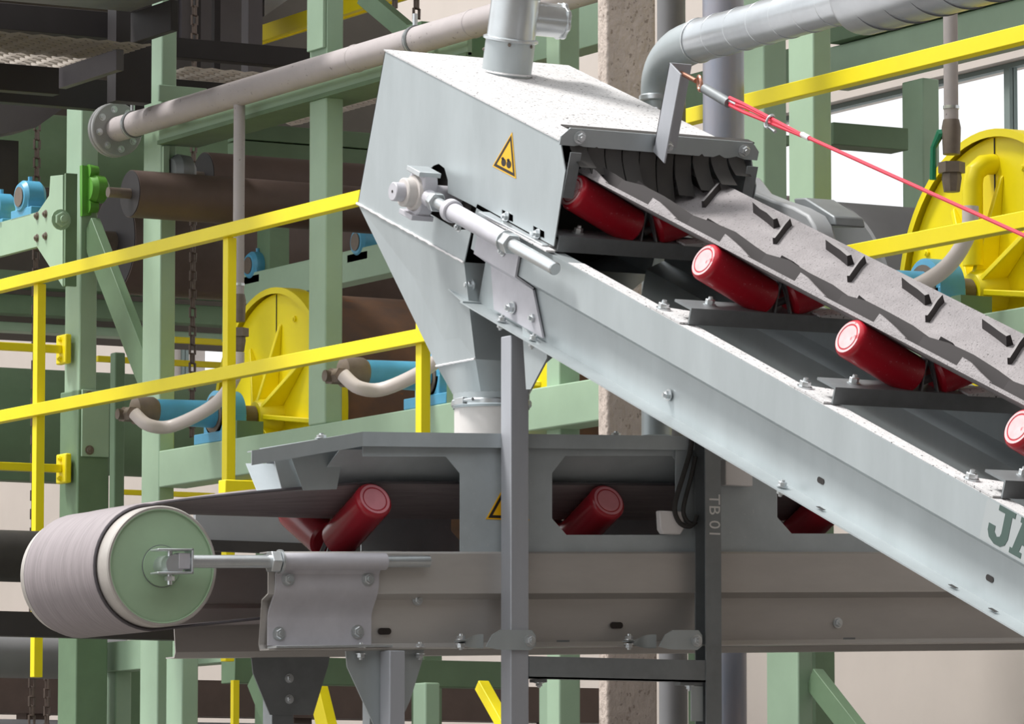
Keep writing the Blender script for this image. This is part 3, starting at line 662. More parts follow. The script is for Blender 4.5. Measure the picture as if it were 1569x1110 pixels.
# stencil letters J A in slab serif on the upper web
def letters(parent):
    J = [(0.30,1),(1.0,1),(1.0,.86),(.88,.86),(.88,.28),(.80,.10),(.62,0),(.36,0),(.12,.10),(.02,.26),(.02,.44),(.30,.44),(.30,.30),(.42,.20),(.54,.24),(.58,.34),(.58,.86),(.30,.86)]
    A = [(.34,1),(.80,1),(1.06,.14),(1.16,.14),(1.16,0),(.66,0),(.66,.14),(.76,.14),(.70,.34),(.42,.34),(.36,.14),(.48,.14),(.48,0),(-.02,0),(-.02,.14),(.08,.14),(.28,.86),(.2,.86),(.2,1)]
    hole = [(.47,.48),(.66,.48),(.56,.80)]
    hA, wA = 0.114, 0.125
    sj, nj = isn(1508, 836, 0.0)
    for nm, poly, off, hl in (('letter_j', J, 0.0, ()), ('letter_a', A, 0.128, (hole,)), ):
        tr = lambda p: I(sj+off+p[0]*wA, -0.0005, 0.196+p[1]*hA)
        MB().prism([tr(p) for p in poly], -X1*0.001, [[tr(p) for p in h] for h in hl]).obj(nm, 'letter', parent, label='dark green slab serif letter')
    # pale backing of the stencilled word
    MB().prism([I(sj-0.03,-0.0002,0.19),I(sj+0.36,-0.0002,0.19),I(sj+0.36,-0.0002,0.308),I(sj-0.03,-0.0002,0.308)], -X1*0.0003).obj('letter_panel', 'letterbg', parent)
M['letterbg'] = mat('pale_letter_panel', C(176,181,182), 0.45, 0.35)
letters(strg)
# idler stations
ST = [-0.93, -0.03, 0.87, 1.83, 2.78, 3.74, 4.7]
TI = math.radians(23)
for k, s in enumerate(ST):
    # cross member bridging the two stringers on white mounting plates
    cm = MB(); extI(cm, sheet([(0.02,0.375),(W-0.02,0.375)], 0.0), 0, 0) if False else None
    cm = MB(); cm.prism([I(s-0.05,0.03,0.372), I(s+0.06,0.03,0.372), I(s+0.06,0.03,0.318), I(s+0.052,0.03,0.318), I(s+0.052,0.03,0.364), I(s-0.05,0.03,0.364)], X1*(W-0.06))
    c = cm.obj('cross_member', 'galvdark', conv)
    for x0, x1 in ((0.004,0.17),(W-0.17,W-0.004)):
        MB().prism([I(s-0.16,x0,0.316), I(s+0.05,x0,0.316), I(s+0.05,x1,0.316), I(s-0.09,x1,0.316)], N*0.006).obj('mounting_plate', 'galvdust', c)
    bolt(c, I(s-0.11,0.03,0.322), N, 0.016, 0.02); bolt(c, I(s+0.0,0.13,0.372), N, 0.014, 0.018)
    # centre A-shaped roller bracket and outer pads
    for dx in (-0.03, 0.03):
        MB().prism([I(s-0.07,BC+dx,0.372), I(s-0.012,BC+dx*0.3,0.47), I(s+0.012,BC+dx*0.3,0.47), I(s+0.05,BC+dx,0.372), I(s+0.035,BC+dx,0.372), I(s,BC+dx*0.3,0.45), I(s-0.052,BC+dx,0.372)], X1*0.006).obj('roller_bracket', 'galvdark', c)
    MB().prism([I(s-0.11,BC-0.11,0.372), I(s-0.085,BC-0.11,0.42), I(s-0.04,BC-0.06,0.43), I(s-0.02,BC-0.02,0.372)], N*0.004+U*0.004).obj('guide_tab', 'bright', c)
    MB().prism([I(s+0.02,0.5,0.378), I(s+0.02,0.68,0.40), I(s+0.02,0.68,0.372), I(s+0.02,0.5,0.372)], U*0.06).obj('side_pad', 'galvdust', c)
def roller(name, pin, pout, r, label, group, shell='red', cap='redcap'):
    d = pout-pin; L = d.length; ax = d.normalized(); t = thing(name, label, 'roller', (pin+pout)/2-Z1*r, group)
    b = MB().lathe(pin, ax, [(0,r*0.55),(0.003,r*0.86),(0.012,r),(L-0.022,r),(L-0.012,r*1.0),(L-0.004,r*0.93),(L,r*0.84)], 32); sh = b.obj('shell', shell, t)
    b = MB().lathe(pout-ax*0.004, ax, [(0,r*0.82),(0.0055,r*0.82),(0.0055,r*0.70),(0.0035,r*0.68),(0.0035,r*0.62),(0.0055,r*0.6),(0.0055,r*0.2),(0.004,0)], 32); b.obj('end_cap', cap, t, label='dusty pink end cap')
    MB().cyl(pin-ax*0.035, pin+ax*0.01, 0.012, 12).obj('shaft_pin', 'galvdark', t)
    return t
names = ['inside the hood opening', 'just below the hood opening', 'second below the hood opening', 'third below the hood opening', 'fourth below the hood opening', 'fifth below the hood opening', 'sixth below the hood opening']
for k, s in enumerate(ST):
    nm = names[k]
    cx, cn = math.cos(TI), math.sin(TI)
    pin = I(s, BC-0.035, 0.404); pout = pin - X1*0.285*cx + N*0.285*cn
    roller('idler_roller', pin, pout, 0.063, 'dusty red idler roller with pink cap under the cleated belt, '+nm, 'red rollers under the cleated belt')
    pin = I(s, BC+0.035, 0.404); pout = pin + X1*0.285*cx + N*0.285*cn
    roller('idler_roller', pin, pout, 0.063, 'red idler roller under the far wing of the cleated belt, '+nm, 'red rollers under the cleated belt')
# cleated belt
def beltp(s, w, h=0.0):                               # w across the belt (-.27..+.27), h above the surface
    c, q = math.cos(TI), math.sin(TI); nv = 0.482
    k = abs(w); sg = 1 if w > 0 else -1
    rr = 0.05; bend = (k*k/(2*rr)*1.0 if k < rr else k-rr/2)     # rounded valley
    dx = math.sqrt(max(k*k-(bend*q)**2, 0)) if k < rr else k*c+(0.0 if k else 0)
    n = nv+bend*q
    x = BC+sg*(k*c if k >= rr else k*(1-(1-c)*k/rr))
    nx, nn = (-sg*q*min(1,k/rr), c)
    return I(s, x+nx*h, n+nn*h)
BS0, BS1 = -1.55, 5.4
ws = [-0.286,-0.2,-0.12,-0.05,-0.03,-0.01,0.01,0.03,0.05,0.12,0.2,0.286]
bt = thing('cleated_belt', 'dusty grey troughed conveyor belt with raised chevron cleats climbing into the hood', 'belt', I(0.5, BC, 0.4))
rows_t = []; rows_b = []
nS = 60
mb = MB(); vs_ = []; m_ = len(ws)
for i in range(nS+1):
    s = BS0+(BS1-BS0)*i/nS
    vs_ += [beltp(s, w, 0.0) for w in ws]
for i in range(nS+1):
    s = BS0+(BS1-BS0)*i/nS
    vs_ += [beltp(s, w, -0.012) for w in ws]
n_ = (nS+1)*m_; fs_ = []
for i in range(nS):
    for j in range(m_-1):
        a = i*m_+j; fs_ += [(a, a+1, a+1+m_, a+m_), (n_+a+m_, n_+a+1+m_, n_+a+1, n_+a)]
    a = i*m_; fs_ += [(a, a+m_, n_+a+m_, n_+a)]; a = i*m_+m_-1; fs_ += [(a+m_, a, n_+a, n_+a+m_)]
for i in (0, nS):
    for j in range(m_-1): a = i*m_+j; fs_ += [(a, a+1, n_+a+1, n_+a)]
mb.add(vs_, fs_); carcass = mb.obj('belt_surface', 'belt', bt, ang=50)
def cleat(pts, h, wd, taper=0.6, hs=None, mt='cleat'):                     # raised rubber bar along a polyline of (s,w)
    b = MB(); q = []
    for k in range(len(pts)):
        p0 = pts[max(k-1,0)]; p1 = pts[min(k+1,len(pts)-1)]
        d = V((p1[0]-p0[0], p1[1]-p0[1])).normalized(); e = V((-d.y, d.x))*wd
        p = pts[k]; hh = (hs[k] if hs else h)*random.uniform(0.9,1.08)
        q.append([beltp(p[0]+e.x, p[1]+e.y, -0.002), beltp(p[0]+e.x*taper, p[1]+e.y*taper, hh), beltp(p[0]-e.x*taper, p[1]-e.y*taper, hh), beltp(p[0]-e.x, p[1]-e.y, -0.002)])
    vs = [p for r in q for p in r]; fs = []
    for k in range(len(q)-1):
        for j in range(4): l = (j+1) % 4; fs.append((k*4+j, k*4+l, (k+1)*4+l, (k+1)*4+j))
    fs += [(3,2,1,0), tuple((len(q)-1)*4+j for j in range(4))]
    return b.add(vs, fs).obj('cleat', mt, bt, ang=25)
PIT = 0.476
for k in range(-1, 13):
    s = -0.592+k*PIT
    cleat([(s,0.235),(s+0.06,0.228),(s+0.12,0.22),(s+0.18,0.21)], 0.034, 0.012)
    cleat([(s+0.295,0.135),(s+0.265,0.17),(s+0.225,0.215),(s+0.20,0.25)], 0.024, 0.007)
    cleat([(s-0.14,-0.262),(s-0.02,-0.256),(s+0.1,-0.245),(s+0.22,-0.232),(s+0.33,-0.215)], 0.052, 0.007, hs=[0.036,0.05,0.05,0.046,0.036])
    cleat([(s+0.10,-0.274),(s+0.14,-0.274),(s+0.20,-0.274),(s+0.28,-0.276)], 0.02, 0.009, hs=[0.03,0.028,0.018,0.003], mt='belt')
    cleat([(s+0.33,-0.205),(s+0.36,-0.18),(s+0.35,-0.145)], 0.056, 0.008)
# return belt strand
MB().prism([I(-1.5,0.11,0.07), I(5.3,0.11,0.07), I(5.3,0.64,0.07), I(-1.5,0.64,0.07)], N*0.01).obj('return_strand', 'rubber', bt)
# head drum inside the hood
dr = thing('head_drum', 'dark rubber head drum seen through the shaft hole in the hood', 'drum', I(-1.83, W/2, 0.08))
MB().cyl(I(-1.80,0.09,0.27), I(-1.80,W-0.09,0.27), 0.19, 40).obj('drum_shell', 'rubber', dr)

# ================================================================ take-up bearing and screw on the near side
sb, nb = isn(621, 293, -0.11)
tk = thing('take_up_bearing', 'grey cast take-up bearing with shaft end and hex nut against the hood side', 'bearing', I(sb, -0.09, nb-0.09))
cb = I(sb+0.02, 0, nb)
def poly_around(c, pts, x): return [c+U*p[0]+N*p[1]+X1*x for p in pts]
hx = [(-0.06,0.045),(-0.035,0.08),(0.045,0.08),(0.06,0.05),(0.055,-0.045),(0.035,-0.085),(-0.035,-0.08),(-0.06,-0.04)]
MB().prism(poly_around(cb, hx, -0.085), X1*0.055).obj('housing', 'bracket', tk, 0.006)
for sg in (1, -1):
    MB().prism(poly_around(cb, [(-0.05,0.068*sg),(0.05,0.068*sg),(0.05,0.086*sg),(-0.05,0.086*sg)], -0.105), X1*0.085).obj('guide_rail', 'bright' if sg > 0 else 'bracket', tk, 0.002)
MB().lathe(cb-X1*0.17, X1, [(0,0.030),(0.003,0.033),(0.33,0.033)], 28).obj('shaft', 'bracket', tk)
MB().lathe(cb-X1*0.132, X1, [(0,0.046),(0.003,0.05),(0.035,0.05),(0.037,0.06),(0.05,0.064)], 28).obj('collar', 'canvas', tk)
MB().lathe(cb-X1*0.1715, X1, [(0,0.005),(0.002,0.005)], 12).obj('centre_hole', 'black', tk)
MB().lathe(cb+U*0.02+N*0.0-X1*0.11, X1, [(0,0.0),(0.001,0.0)], 3)
rs, rn = isn(700, 327, -0.06)
scr = thing('take_up_screw', 'pale grey tube and threaded take-up rod along the top of the inclined side channel', 'rod', I(-1.2,-0.06,0.29))
p0 = isn(682, 315, -0.06); p1 = isn(774, 372, -0.06); p2 = isn(852, 407, -0.06)
nA = (p0[1]+p1[1])/2; TX = -0.06
def R(s): return I(s, TX, nA)
sA, sB, sC = p0[0], p1[0], p2[0]
MB().cyl(R(sA-0.14), R(sA+0.05), 0.020, 20).obj('rod_neck', 'bright', scr)
MB().lathe(R(sA-0.085), U, [(0,0.036),(0.03,0.036)], 6).obj('hex_nut', 'bright', scr, 0.003)
MB().lathe(R(sA-0.14), U, [(0,0.03),(0.05,0.028)], 20).obj('spigot', 'bracket', scr)
MB().lathe(R(sA+0.035), U, [(0,0.034),(0.004,0.04),(0.03,0.04),(0.034,0.036)], 28).obj('end_collar', 'bracket', scr)
MB().cyl(R(sA+0.05), R(sB), 0.031, 28).obj('sleeve_tube', 'bracket', scr)
MB().lathe(R(sB), U, [(0,0.038),(0.006,0.038)], 24).obj('washer', 'bright', scr)
MB().lathe(R(sB+0.006), U, [(0,0.037),(0.045,0.037)], 6).obj('hex_nut', 'bright', scr, 0.003)
MB().lathe(R(sB+0.05), U, [(0,0.022),(sC-sB-0.054,0.022),(sC-sB-0.05,0.019)], 24).obj('threaded_rod', 'bright', scr)
# sigma bracket plate under the sleeve
q = [(-0.03,nA-0.02),(-0.012,0.262),(-0.012,0.18),(0.052,0.146),(0.052,0.012)]
b0 = sA+0.13; b1 = sB-0.0
sec = sheet(q, 0.008)
bp = MB(); 
def hexsheet(mb, q, t, s0f, s1f):                     # folded plate whose ends follow two functions of n
    for k in range(len(q)-1):
        (xa,na),(xb,nb_) = q[k], q[k+1]
        d = V((xb-xa, nb_-na)).normalized(); o = V((-d.y, d.x))*t
        A = [I(s0f(na),xa,na), I(s1f(na),xa,na), I(s1f(nb_),xb,nb_), I(s0f(nb_),xb,nb_)]
        off = X1*o.x+N*o.y; mb.hexa([A[0],A[1],A[2],A[3],A[0]+off,A[1]+off,A[2]+off,A[3]+off])
    return mb
def s0f(n): return b0+0.04 + max(0, (0.18-n))*0.55
def s1f(n): return b1+0.02 + (0.26-n)*0.02 + max(0, (0.17-n))*0.9
hexsheet(bp, q, 0.008, s0f, s1f).obj('bracket_plate', 'bracket', scr)
for px, py in ((724,437),(786,472)):
    s, n = isn(px, py, 0.05); bolt(scr, I(s,0.048,max(n,0.05)), -X1, 0.015, 0.02)
for px, py in ((703,348),(770,385)):
    s, n = isn(px, py, -0.015); bolt(scr, I(s,-0.014,n), -X1, 0.012, 0.012)

# ================================================================ discharge hood
HX = 0.015; HF = W-0.015
hood = thing('discharge_hood', 'pale galvanised discharge hood tapering to a chute above the lower conveyor', 'hood', V((0.25,0.4,3.3)))
def hp(px, py): s, n = isn(px, py, HX); return (s, n)
A_, B_, C_, D_ = hp(590,78), hp(858,214), hp(866,262), hp(849,374)
G_, F_ = hp(548,312), hp(711,402)
nb0 = 0.335
side = [A_, B_, C_, (D_[0],nb0), (F_[0]+0.02,nb0), F_, G_]
hole = [hp(*p) for p in ((656,262),(664,254),(672,251),(681,258),(686,276),(686,296),(722,314),(742,326),(718,352),(700,352),(655,326),(645,310),(648,280))]
def sq(px0, py0, px1, py1): return [hp(px0,py0), hp(px1,py0+9), hp(px1,py1+9), hp(px0,py1)]
def clampn(l): return [(s, max(n, nb0+0.004)) for s, n in l]
nt1, nt2 = clampn(sq(769,321,786,332)), clampn(sq(817,346,834,357))
sp = MB().prism([I(s,HX,n) for s,n in side], X1*0.004, [[I(s,HX,n) for s,n in h] for h in (hole, nt1, nt2)]).obj('side_panel', 'galv', hood)
MB().prism([I(s,HF,n) for s,n in side], X1*0.004).obj('side_panel', 'galv', hood)
top = MB().prism([I(A_[0]-0.004,HX-0.004,A_[1]), I(B_[0],HX-0.004,A_[1]), I(B_[0],HF+0.008,A_[1]), I(A_[0]-0.004,HF+0.008,A_[1])], N*0.005).obj('top_panel', 'galvdust', hood, label='speckled dusty top sheet')
MB().prism([I(A_[0],HX,A_[1]), I(A_[0],HF+.004,A_[1]), I(G_[0],HF+.004,G_[1]), I(G_[0],HX,G_[1])], U*0.004).obj('head_panel', 'galv', hood)
OX, OY, OH = 0.18, 0.39, 0.139
ZB = onX(665, 562, OX-OH).z
cbot = [V((OX-OH,OY+OH,ZB)), V((OX-OH,OY-OH,ZB)), V((OX+OH,OY-OH,ZB)), V((OX+OH,OY+OH,ZB))]
ctop = [I(G_[0],HX,G_[1]), I(F_[0],HX,F_[1]), I(F_[0],HF+.004,F_[1]), I(G_[0],HF+.004,G_[1])]
for k in range(4):
    j = (k+1) % 4; quad = [ctop[k], ctop[j], cbot[j], cbot[k]]; nn = (quad[1]-quad[0]).cross(quad[2]-quad[0]).normalized()
    MB().prism(quad, nn*0.003).obj('chute_panel', 'galv', hood)
# white weld seam along the fold
b = MB(); L_ = 46
pts = [ctop[0].lerp(ctop[1], t/L_)+V((-0.003, 0, random.uniform(-0.0015,0.0015))) for t in range(L_+1)]
b.tube(pts, [random.uniform(0.0035,0.0055) for _ in pts], 6); b.obj('weld_seam', 'white', hood)
b = MB(); pts = [cbot[0].lerp(cbot[1], t/20)+V((-0.003,0,random.uniform(-.001,.001))) for t in range(21)]; b.tube(pts, 0.004, 6).obj('weld_seam', 'white', hood)
# square to round transition, clamp, sleeve
nseg = 32; top_r = []; bot_r = []; RO = 0.132; ZT = ZB-0.105
for i in range(nseg):
    t = 2*PI*i/nseg+PI/4; c_, s_ = math.cos(t), math.sin(t); k = OH/max(abs(c_),abs(s_))
    top_r.append(V((OX+c_*k, OY+s_*k, ZB))); bot_r.append(V((OX+c_*RO, OY+s_*RO, ZT)))
b = MB().add(top_r+bot_r, [(i,(i+1)%nseg,nseg+(i+1)%nseg,nseg+i) for i in range(nseg)]); b.obj('square_to_round', 'galv', hood, ang=14)
MB().lathe((OX,OY,ZT-0.05), Z1, [(0,RO),(0.052,RO)], 40, cap=False).obj('spout', 'galv', hood)
MB().lathe((OX,OY,ZT-0.043), Z1, [(0,RO+0.004),(0.004,RO+0.007),(0.018,RO+0.007),(0.022,RO+0.004)], 40).obj('clamp_band', 'bright', hood)
lp = V((OX-RO*0.94, OY-RO*0.20, ZT-0.03)); ld = V((0.35,-0.9,0)).normalized()
lt = MB().box((lp.x-0.02,lp.y-0.03,lp.z-0.012),(lp.x+0.0,lp.y+0.03,lp.z+0.012)).obj('toggle_latch', 'bright', hood, 0.002)
MB().cyl(lp+V((-0.012,-0.09,0.0)), lp+V((-0.012,0.05,0.004)), 0.006, 10).obj('latch_bar', 'bright', hood)
slv = MB().lathe((OX,OY,3.005), Z1, [(0,RO-0.004),(ZT-0.03-3.005,RO-0.004)], 40)
one('canvas_sleeve', slv, 'canvas', 'pale canvas sleeve between the hood chute and the lower conveyor cover', 'sleeve')
# mounting flange of the hood on the near channel
MB().prism([I(-1.30,-0.022,0.317), I(D_[0]+0.02,-0.022,0.317), I(D_[0]+0.02,HX,0.317), I(-1.30,HX,0.317)], N*0.008).obj('mounting_flange', 'galvdust', hood, 0.002)
MB().prism([I(-1.34,-0.03,0.325), I(D_[0]-0.03,-0.012,0.325), I(D_[0]-0.03,HX,0.325), I(-1.34,HX,0.325)], N*0.007).obj('flange_strip', 'bright', hood, 0.002)
for h_ in (nt1, nt2):
    s = sum(p[0] for p in h_)/4; bolt(hood, I(s,HX-0.002,nb0+0.012), -X1, 0.012, 0.014)
# jambs of the front opening
for x0, x1 in ((HX+0.004,HX+0.045),(HF-0.05,HF-0.008)):
    MB().prism([I(C_[0]+0.008,x0,0.655), I(C_[0]+0.008,x1,0.655), I(C_[0]+0.008,x1,0.50), I(C_[0]+0.008,x0,0.50)], -U*0.004).obj('jamb_plate', 'galvdark', hood)
# bar across the opening
sbar = B_[0]+0.015
bx0, bx1 = HX-0.01, HF+0.02
zt = 0.725; zb_ = 0.665
bar = MB().prism([I(sbar,bx0,zb_+0.0), I(sbar,bx0,zb_+0.03), I(sbar,bx0+0.03,zt), I(sbar,bx1-0.03,zt), I(sbar,bx1,zb_+0.03), I(sbar,bx1,zb_)], U*0.006).obj('opening_bar', 'galv', hood)
MB().prism([I(sbar-0.045,bx0+0.02,zt-0.004), I(sbar,bx0+0.02,zt-0.004), I(sbar,bx1-0.02,zt-0.004), I(sbar-0.045,bx1-0.02,zt-0.004)], N*0.004).obj('bar_flange', 'rubber', hood)
for x in (bx0+0.07, bx1-0.06): bolt(hood, I(sbar+0.006,x,0.697), U, 0.015, 0.016)
# rubber curtain flaps
NF = 10; fw_ = (HF-HX-0.06)/NF
for k in range(NF):
    xa = HX+0.03+k*fw_; rows = []
    w_mid = abs(xa+fw_/2-BC); nend = 0.475+w_mid*math.tan(TI)*0.95+0.02
    bend = random.uniform(0.05,0.12)
    for i in range(7):
        t = i/6; n = 0.68-(0.68-nend)*t; s = sbar-0.006+bend*t*t+random.uniform(-.002,.002)
        rows.append([I(s, xa+0.003, n), I(s+0.004, xa+fw_*0.5, n), I(s, xa+fw_-0.003, n)])
    MB().strip(rows, U*0.006).obj('curtain_flap', 'rubber', hood)
# warning triangle
def warn(parent, fn, nrm, pts, icon):
    MB().prism([fn(p) for p in pts], nrm*0.0012).obj('warning_sign', 'sign', parent, label='yellow triangular warning sticker')
    c = [sum(p[i] for p in pts)/3 for i in (0,1)]
    def sh(k): return [(c[0]+(p[0]-c[0])*k, c[1]+(p[1]-c[1])*k) for p in pts]
    o, i_ = sh(0.90), sh(0.70)
    off = nrm*0.0013
    MB().prism([fn(p)+off for p in o], nrm*0.0006, [[fn(p)+off for p in i_]]).obj('sign_border', 'black', parent)
    for cx_, cy_, rx, ry in icon:
        ring = [(cx_+rx*math.cos(2*PI*k/16), cy_+ry*math.sin(2*PI*k/16)) for k in range(16)]
        MB().prism([fn(p)+off for p in ring], nrm*0.0007).obj('sign_symbol', 'black', parent)
tp = [(785,203),(755,255),(791,274)]
warn(hood, lambda p: I(*(lambda q:(q[0],HX-0.0005,q[1]))(hp(*p))), -X1, tp, [(772.5,249,3.6,6),(780.5,252,3.6,6),(771,243,2,2.2),(779.5,245.5,2,2.2)])
# ---------------------------------------------------------------- duct on the hood top
hb = onP(776, 112, I(0,0,A_[1]+0.005), N)
dd = V((0,-math.sin(math.radians(15)),math.cos(math.radians(15))))
dk = thing('hood_duct', 'shiny galvanised extraction duct with side stub standing on the hood top', 'duct', hb)
MB().lathe(hb-dd*0.02, dd, [(0,0.088),(0.135,0.088)], 40).obj('base_collar', 'galv', dk)
MB().lathe(hb, dd, [(0,0.094),(0.006,0.089)], 40).obj('weld_ring', 'galvdust', dk)
MB().lathe(hb+dd*0.112, dd, [(0,0.09),(0.004,0.098),(0.012,0.098),(0.016,0.09)], 40).obj('bead_ring', 'bright', dk)
MB().lathe(hb+dd*0.12, dd, [(0,0.086),(1.1,0.086)], 40).obj('riser', 'bright', dk)
MB().lathe(hb+dd*0.27, dd, [(0,0.086),(0.004,0.092),(0.012,0.092),(0.016,0.086)], 40).obj('bead_ring', 'bright', dk)
MB().lathe(hb+dd*0.135, dd, [(0,0.0875),(0.13,0.0875)], 40).obj('riser_band', 'galvdark', dk) if False else None
bs = hb+dd*0.20+X1*0.06
MB().lathe(bs, X1, [(0,0.060),(0.125,0.060)], 32).obj('side_stub', 'bright', dk)
b = MB(); pts = []; nn_ = 48
for i in range(nn_):
    t = 2*PI*i/nn_; rr = 0.064+0.004*(1 if (i//3) % 2 else -0.4); pts.append(bs+X1*0.125+(Y1*math.cos(t)+Z1*math.sin(t))*rr)
b.prism(pts, X1*0.014).obj('stub_cap', 'bright', dk, 0.002)
for t in (2.6, 4.2, 5.2): bolt(dk, hb+dd*0.085+V((math.cos(t),math.sin(t),0))*0.088, V((math.cos(t),math.sin(t),0)), 0.006, 0.005, 'fitting', False)

# ---------------------------------------------------------------- bend duct behind the hood
EX = 0.95
ed = thing('extraction_bend_duct', 'spiral galvanised duct bending over from a drop pipe beside the concrete column', 'duct', onX(1008,330,EX))
def ex(px, py): return onX(px, py, EX)
eb = [ex(1006,340), ex(1006,150)]
MB().cyl(ex(1006,668), eb[1], 0.054, 32).obj('drop_pipe', 'galv', ed)
MB().lathe(eb[1]-Z1*0.015, Z1, [(0,0.056),(0.005,0.064),(0.02,0.064),(0.025,0.058)], 32).obj('pipe_flange', 'bright', ed)
bolt(ed, eb[1]+V((-0.03,-0.047,-0.05)), V((-.5,-.85,0)), 0.008, 0.006, 'bright')
pe = ex(1072, 62); pst = eb[1]
elb = []
c0 = pst; c1 = V((EX, pst.y, pe.z)); c2 = pe
for i in range(13):
    t = i/12; elb.append(c0*(1-t)**2+c1*(2*t*(1-t))+c2*t*t)
MB().tube(elb, [0.056+0.019*min(1,i/9) for i in range(13)], 32).obj('elbow', 'galv', ed)
yb = mvY(pe, 1318); pm = pe+Y1*yb; pend = pe+Y1*mvY(pe, 1900)
MB().cyl(pe, pm, 0.076, 36).obj('duct_run', 'duct', ed)
MB().lathe(pm, -Y1, [(0,0.078),(0.004,0.128),(0.02,0.132),((pend-pm).length,0.132)], 40).obj('duct_run', 'duct', ed, label='wider spiral duct section')
for i in range(1, 12):
    p = pe.lerp(pm, i/7.0)
    if i < 7: MB().torus(p, V((0.25,1,0)), 0.0765, 0.0022, 40, 6).obj('spiral_seam', 'bright', ed)
for i in range(1, 9):
    p = pm-Y1*(0.10+0.16*i)+Y1*0.1; MB().torus(p, V((0.35,1,0.0)), 0.1335, 0.003, 40, 6).obj('spiral_seam', 'galvdark', ed)
MB().torus(pe, V((0,1,0.12)), 0.077, 0.004, 40, 6).obj('spiral_seam', 'bright', ed)

# ---------------------------------------------------------------- mast and pull cord
mx = 0.36
mt_s, mt_n = isn(1024, 95, mx); mb_s, mb_n = isn(1008, 236, mx)
mast = thing('cord_mast', 'grey angle iron mast bolted to the bar over the hood opening', 'bracket', I(sbar, mx, 0.6))
nt_, nb_ = mb_n, mt_n
smast = sbar+0.012
MB().prism([I(smast,mx,nt_), I(smast+0.085,mx,nt_-0.02), I(smast+0.085,mx,nb_-0.02), I(smast,mx,nb_)], X1*0.006).obj('mast_web', 'post', mast, 0.001)
MB().prism([I(smast,mx,nt_+0.02), I(smast,mx+0.085,nt_+0.02), I(smast,mx+0.085,nb_), I(smast,mx,nb_)], U*0.006).obj('mast_flange', 'post', mast, 0.001)
bolt(mast, I(smast+0.006,mx+0.05,0.69), U, 0.014, 0.014)
pc = mx+0.05
def pcx(px, py): return onX(px, py, pc)
cord = thing('pull_cord', 'red emergency pull cord stretched from the mast down beside the cleated belt', 'cord', pcx(1300, 320))
MB().cyl(pcx(1040,110), pcx(1066,124), 0.008, 12).obj('eye_bolt_shank', 'copper', cord)
MB().torus(pcx(1072,128), V((0.9,-0.3,0.1)), 0.024, 0.006, 24, 8).obj('eye_ring', 'copper', cord)
MB().cyl(pcx(1080,136), pcx(1117,158), 0.017, 16).obj('tension_spring_sleeve', 'galvdark', cord)
MB().cyl(pcx(1073,131), pcx(1128,160), 0.006, 8).obj('hook_wire', 'bright', cord)
MB().tube([pcx(1118,150), pcx(1140,160), pcx(1180,181), pcx(1225,205), pcx(1569,361), pcx(1900,520)], 0.0065, 8).obj('red_cord', 'redcord', cord)
MB().tube([pcx(1118,161), pcx(1140,172), pcx(1182,189), pcx(1228,208)], 0.0065, 8).obj('red_cord', 'redcord', cord)
MB().tube([pcx(1118,157), pcx(1145,166), pcx(1185,186), pcx(1230,207)], 0.0055, 8).obj('red_cord', 'redcord', cord)
MB().torus(pcx(1180,184), V((0.4,-0.7,-0.5)), 0.017, 0.005, 18, 8).obj('cord_clamp', 'bright', cord)
MB().torus(pcx(1175,190), V((1,0,0)), 0.012, 0.004, 18, 8).obj('cord_clamp', 'bright', cord)
MB().cyl(pcx(1178,194), pcx(1188,202), 0.006, 8).obj('clamp_screw', 'bright', cord)
MB().cyl(pcx(1229,206), pcx(1240,212), 0.009, 10).obj('ferrule', 'white', cord)

# ---------------------------------------------------------------- gear motor on the far side
gm = thing('drive_motor', 'pale rounded drive housing with dark terminal box behind the cleated belt', 'motor', I(-0.4, W+0.1, 0.3))
gs, gn = isn(1215, 335, W+0.10)
def gp(px, py): s, n = isn(px, py, W+0.1); return (s, n)
outl = [gp(1150,270), gp(1170,296), gp(1200,308), gp(1230,318), gp(1252,330), gp(1262,346), gp(1266,362), gp(1270,390), gp(1150,390)]
MB().prism([I(s,W+0.06,n) for s,n in outl], X1*0.08).obj('housing', 'graypaint', gm, 0.01)
bo = [gp(1200,303), gp(1218,302), gp(1262,330), gp(1265,345), gp(1210,345)]
MB().prism([I(gs-0.1,W+0.0,0.25), I(gs+0.1,W+0.0,0.25), I(gs+0.1,W+0.0,0.45), I(gs-0.1,W+0.0,0.45)], X1*0.07).obj('mounting_bracket', 'galvdark', gm)
MB().prism([I(s,W+0.14,n) for s,n in bo], X1*0.12).obj('terminal_box', 'galvdark', gm, 0.006)

# ---------------------------------------------------------------- leg frame of the inclined conveyor
def zstr(Y, x=0): # underside of stringers at Y
    s = -(Y-P0.y)/CA; return P0.z-SA*s
lf = thing('leg_frame', 'grey steel leg frame of two uprights and crossbar holding the inclined conveyor', 'frame', (W/2, -0.035, 0))
pz = onX(775, 515, 0.0).z
MB().prism([V((0,-0.07,0)),V((0.07,-0.07,0)),V((0.07,0,0)),V((0,0,0))], Z1*pz).obj('upright', 'post', lf, 0.004)
x2 = onY(1064, 850, 0).x; x3 = onY(1105, 850, -0.075).x
zz = zstr(-0.07)+0.02
sec2 = [V((x2,0,0)),V((x3,0,0)),V((x3,-0.075,0)),V((x2,-0.075,0)),V((x2,-0.069,0)),V((x3-0.006,-0.069,0)),V((x3-0.006,-0.006,0)),V((x2,-0.006,0))]
up2 = MB().prism(sec2, Z1*zz).obj('upright', 'galvdark', lf)
zc1 = onY(815,1006,-0.072).z; zc0 = onY(815,1040,-0.072).z
cbr = MB().box((0.07,-0.072,zc0),(x2+0.0,-0.066,zc1)); cbr.box((0.07,-0.072,zc0),(x2,-0.02,zc0+0.006)); cbr.obj('crossbar', 'galvdark', lf)
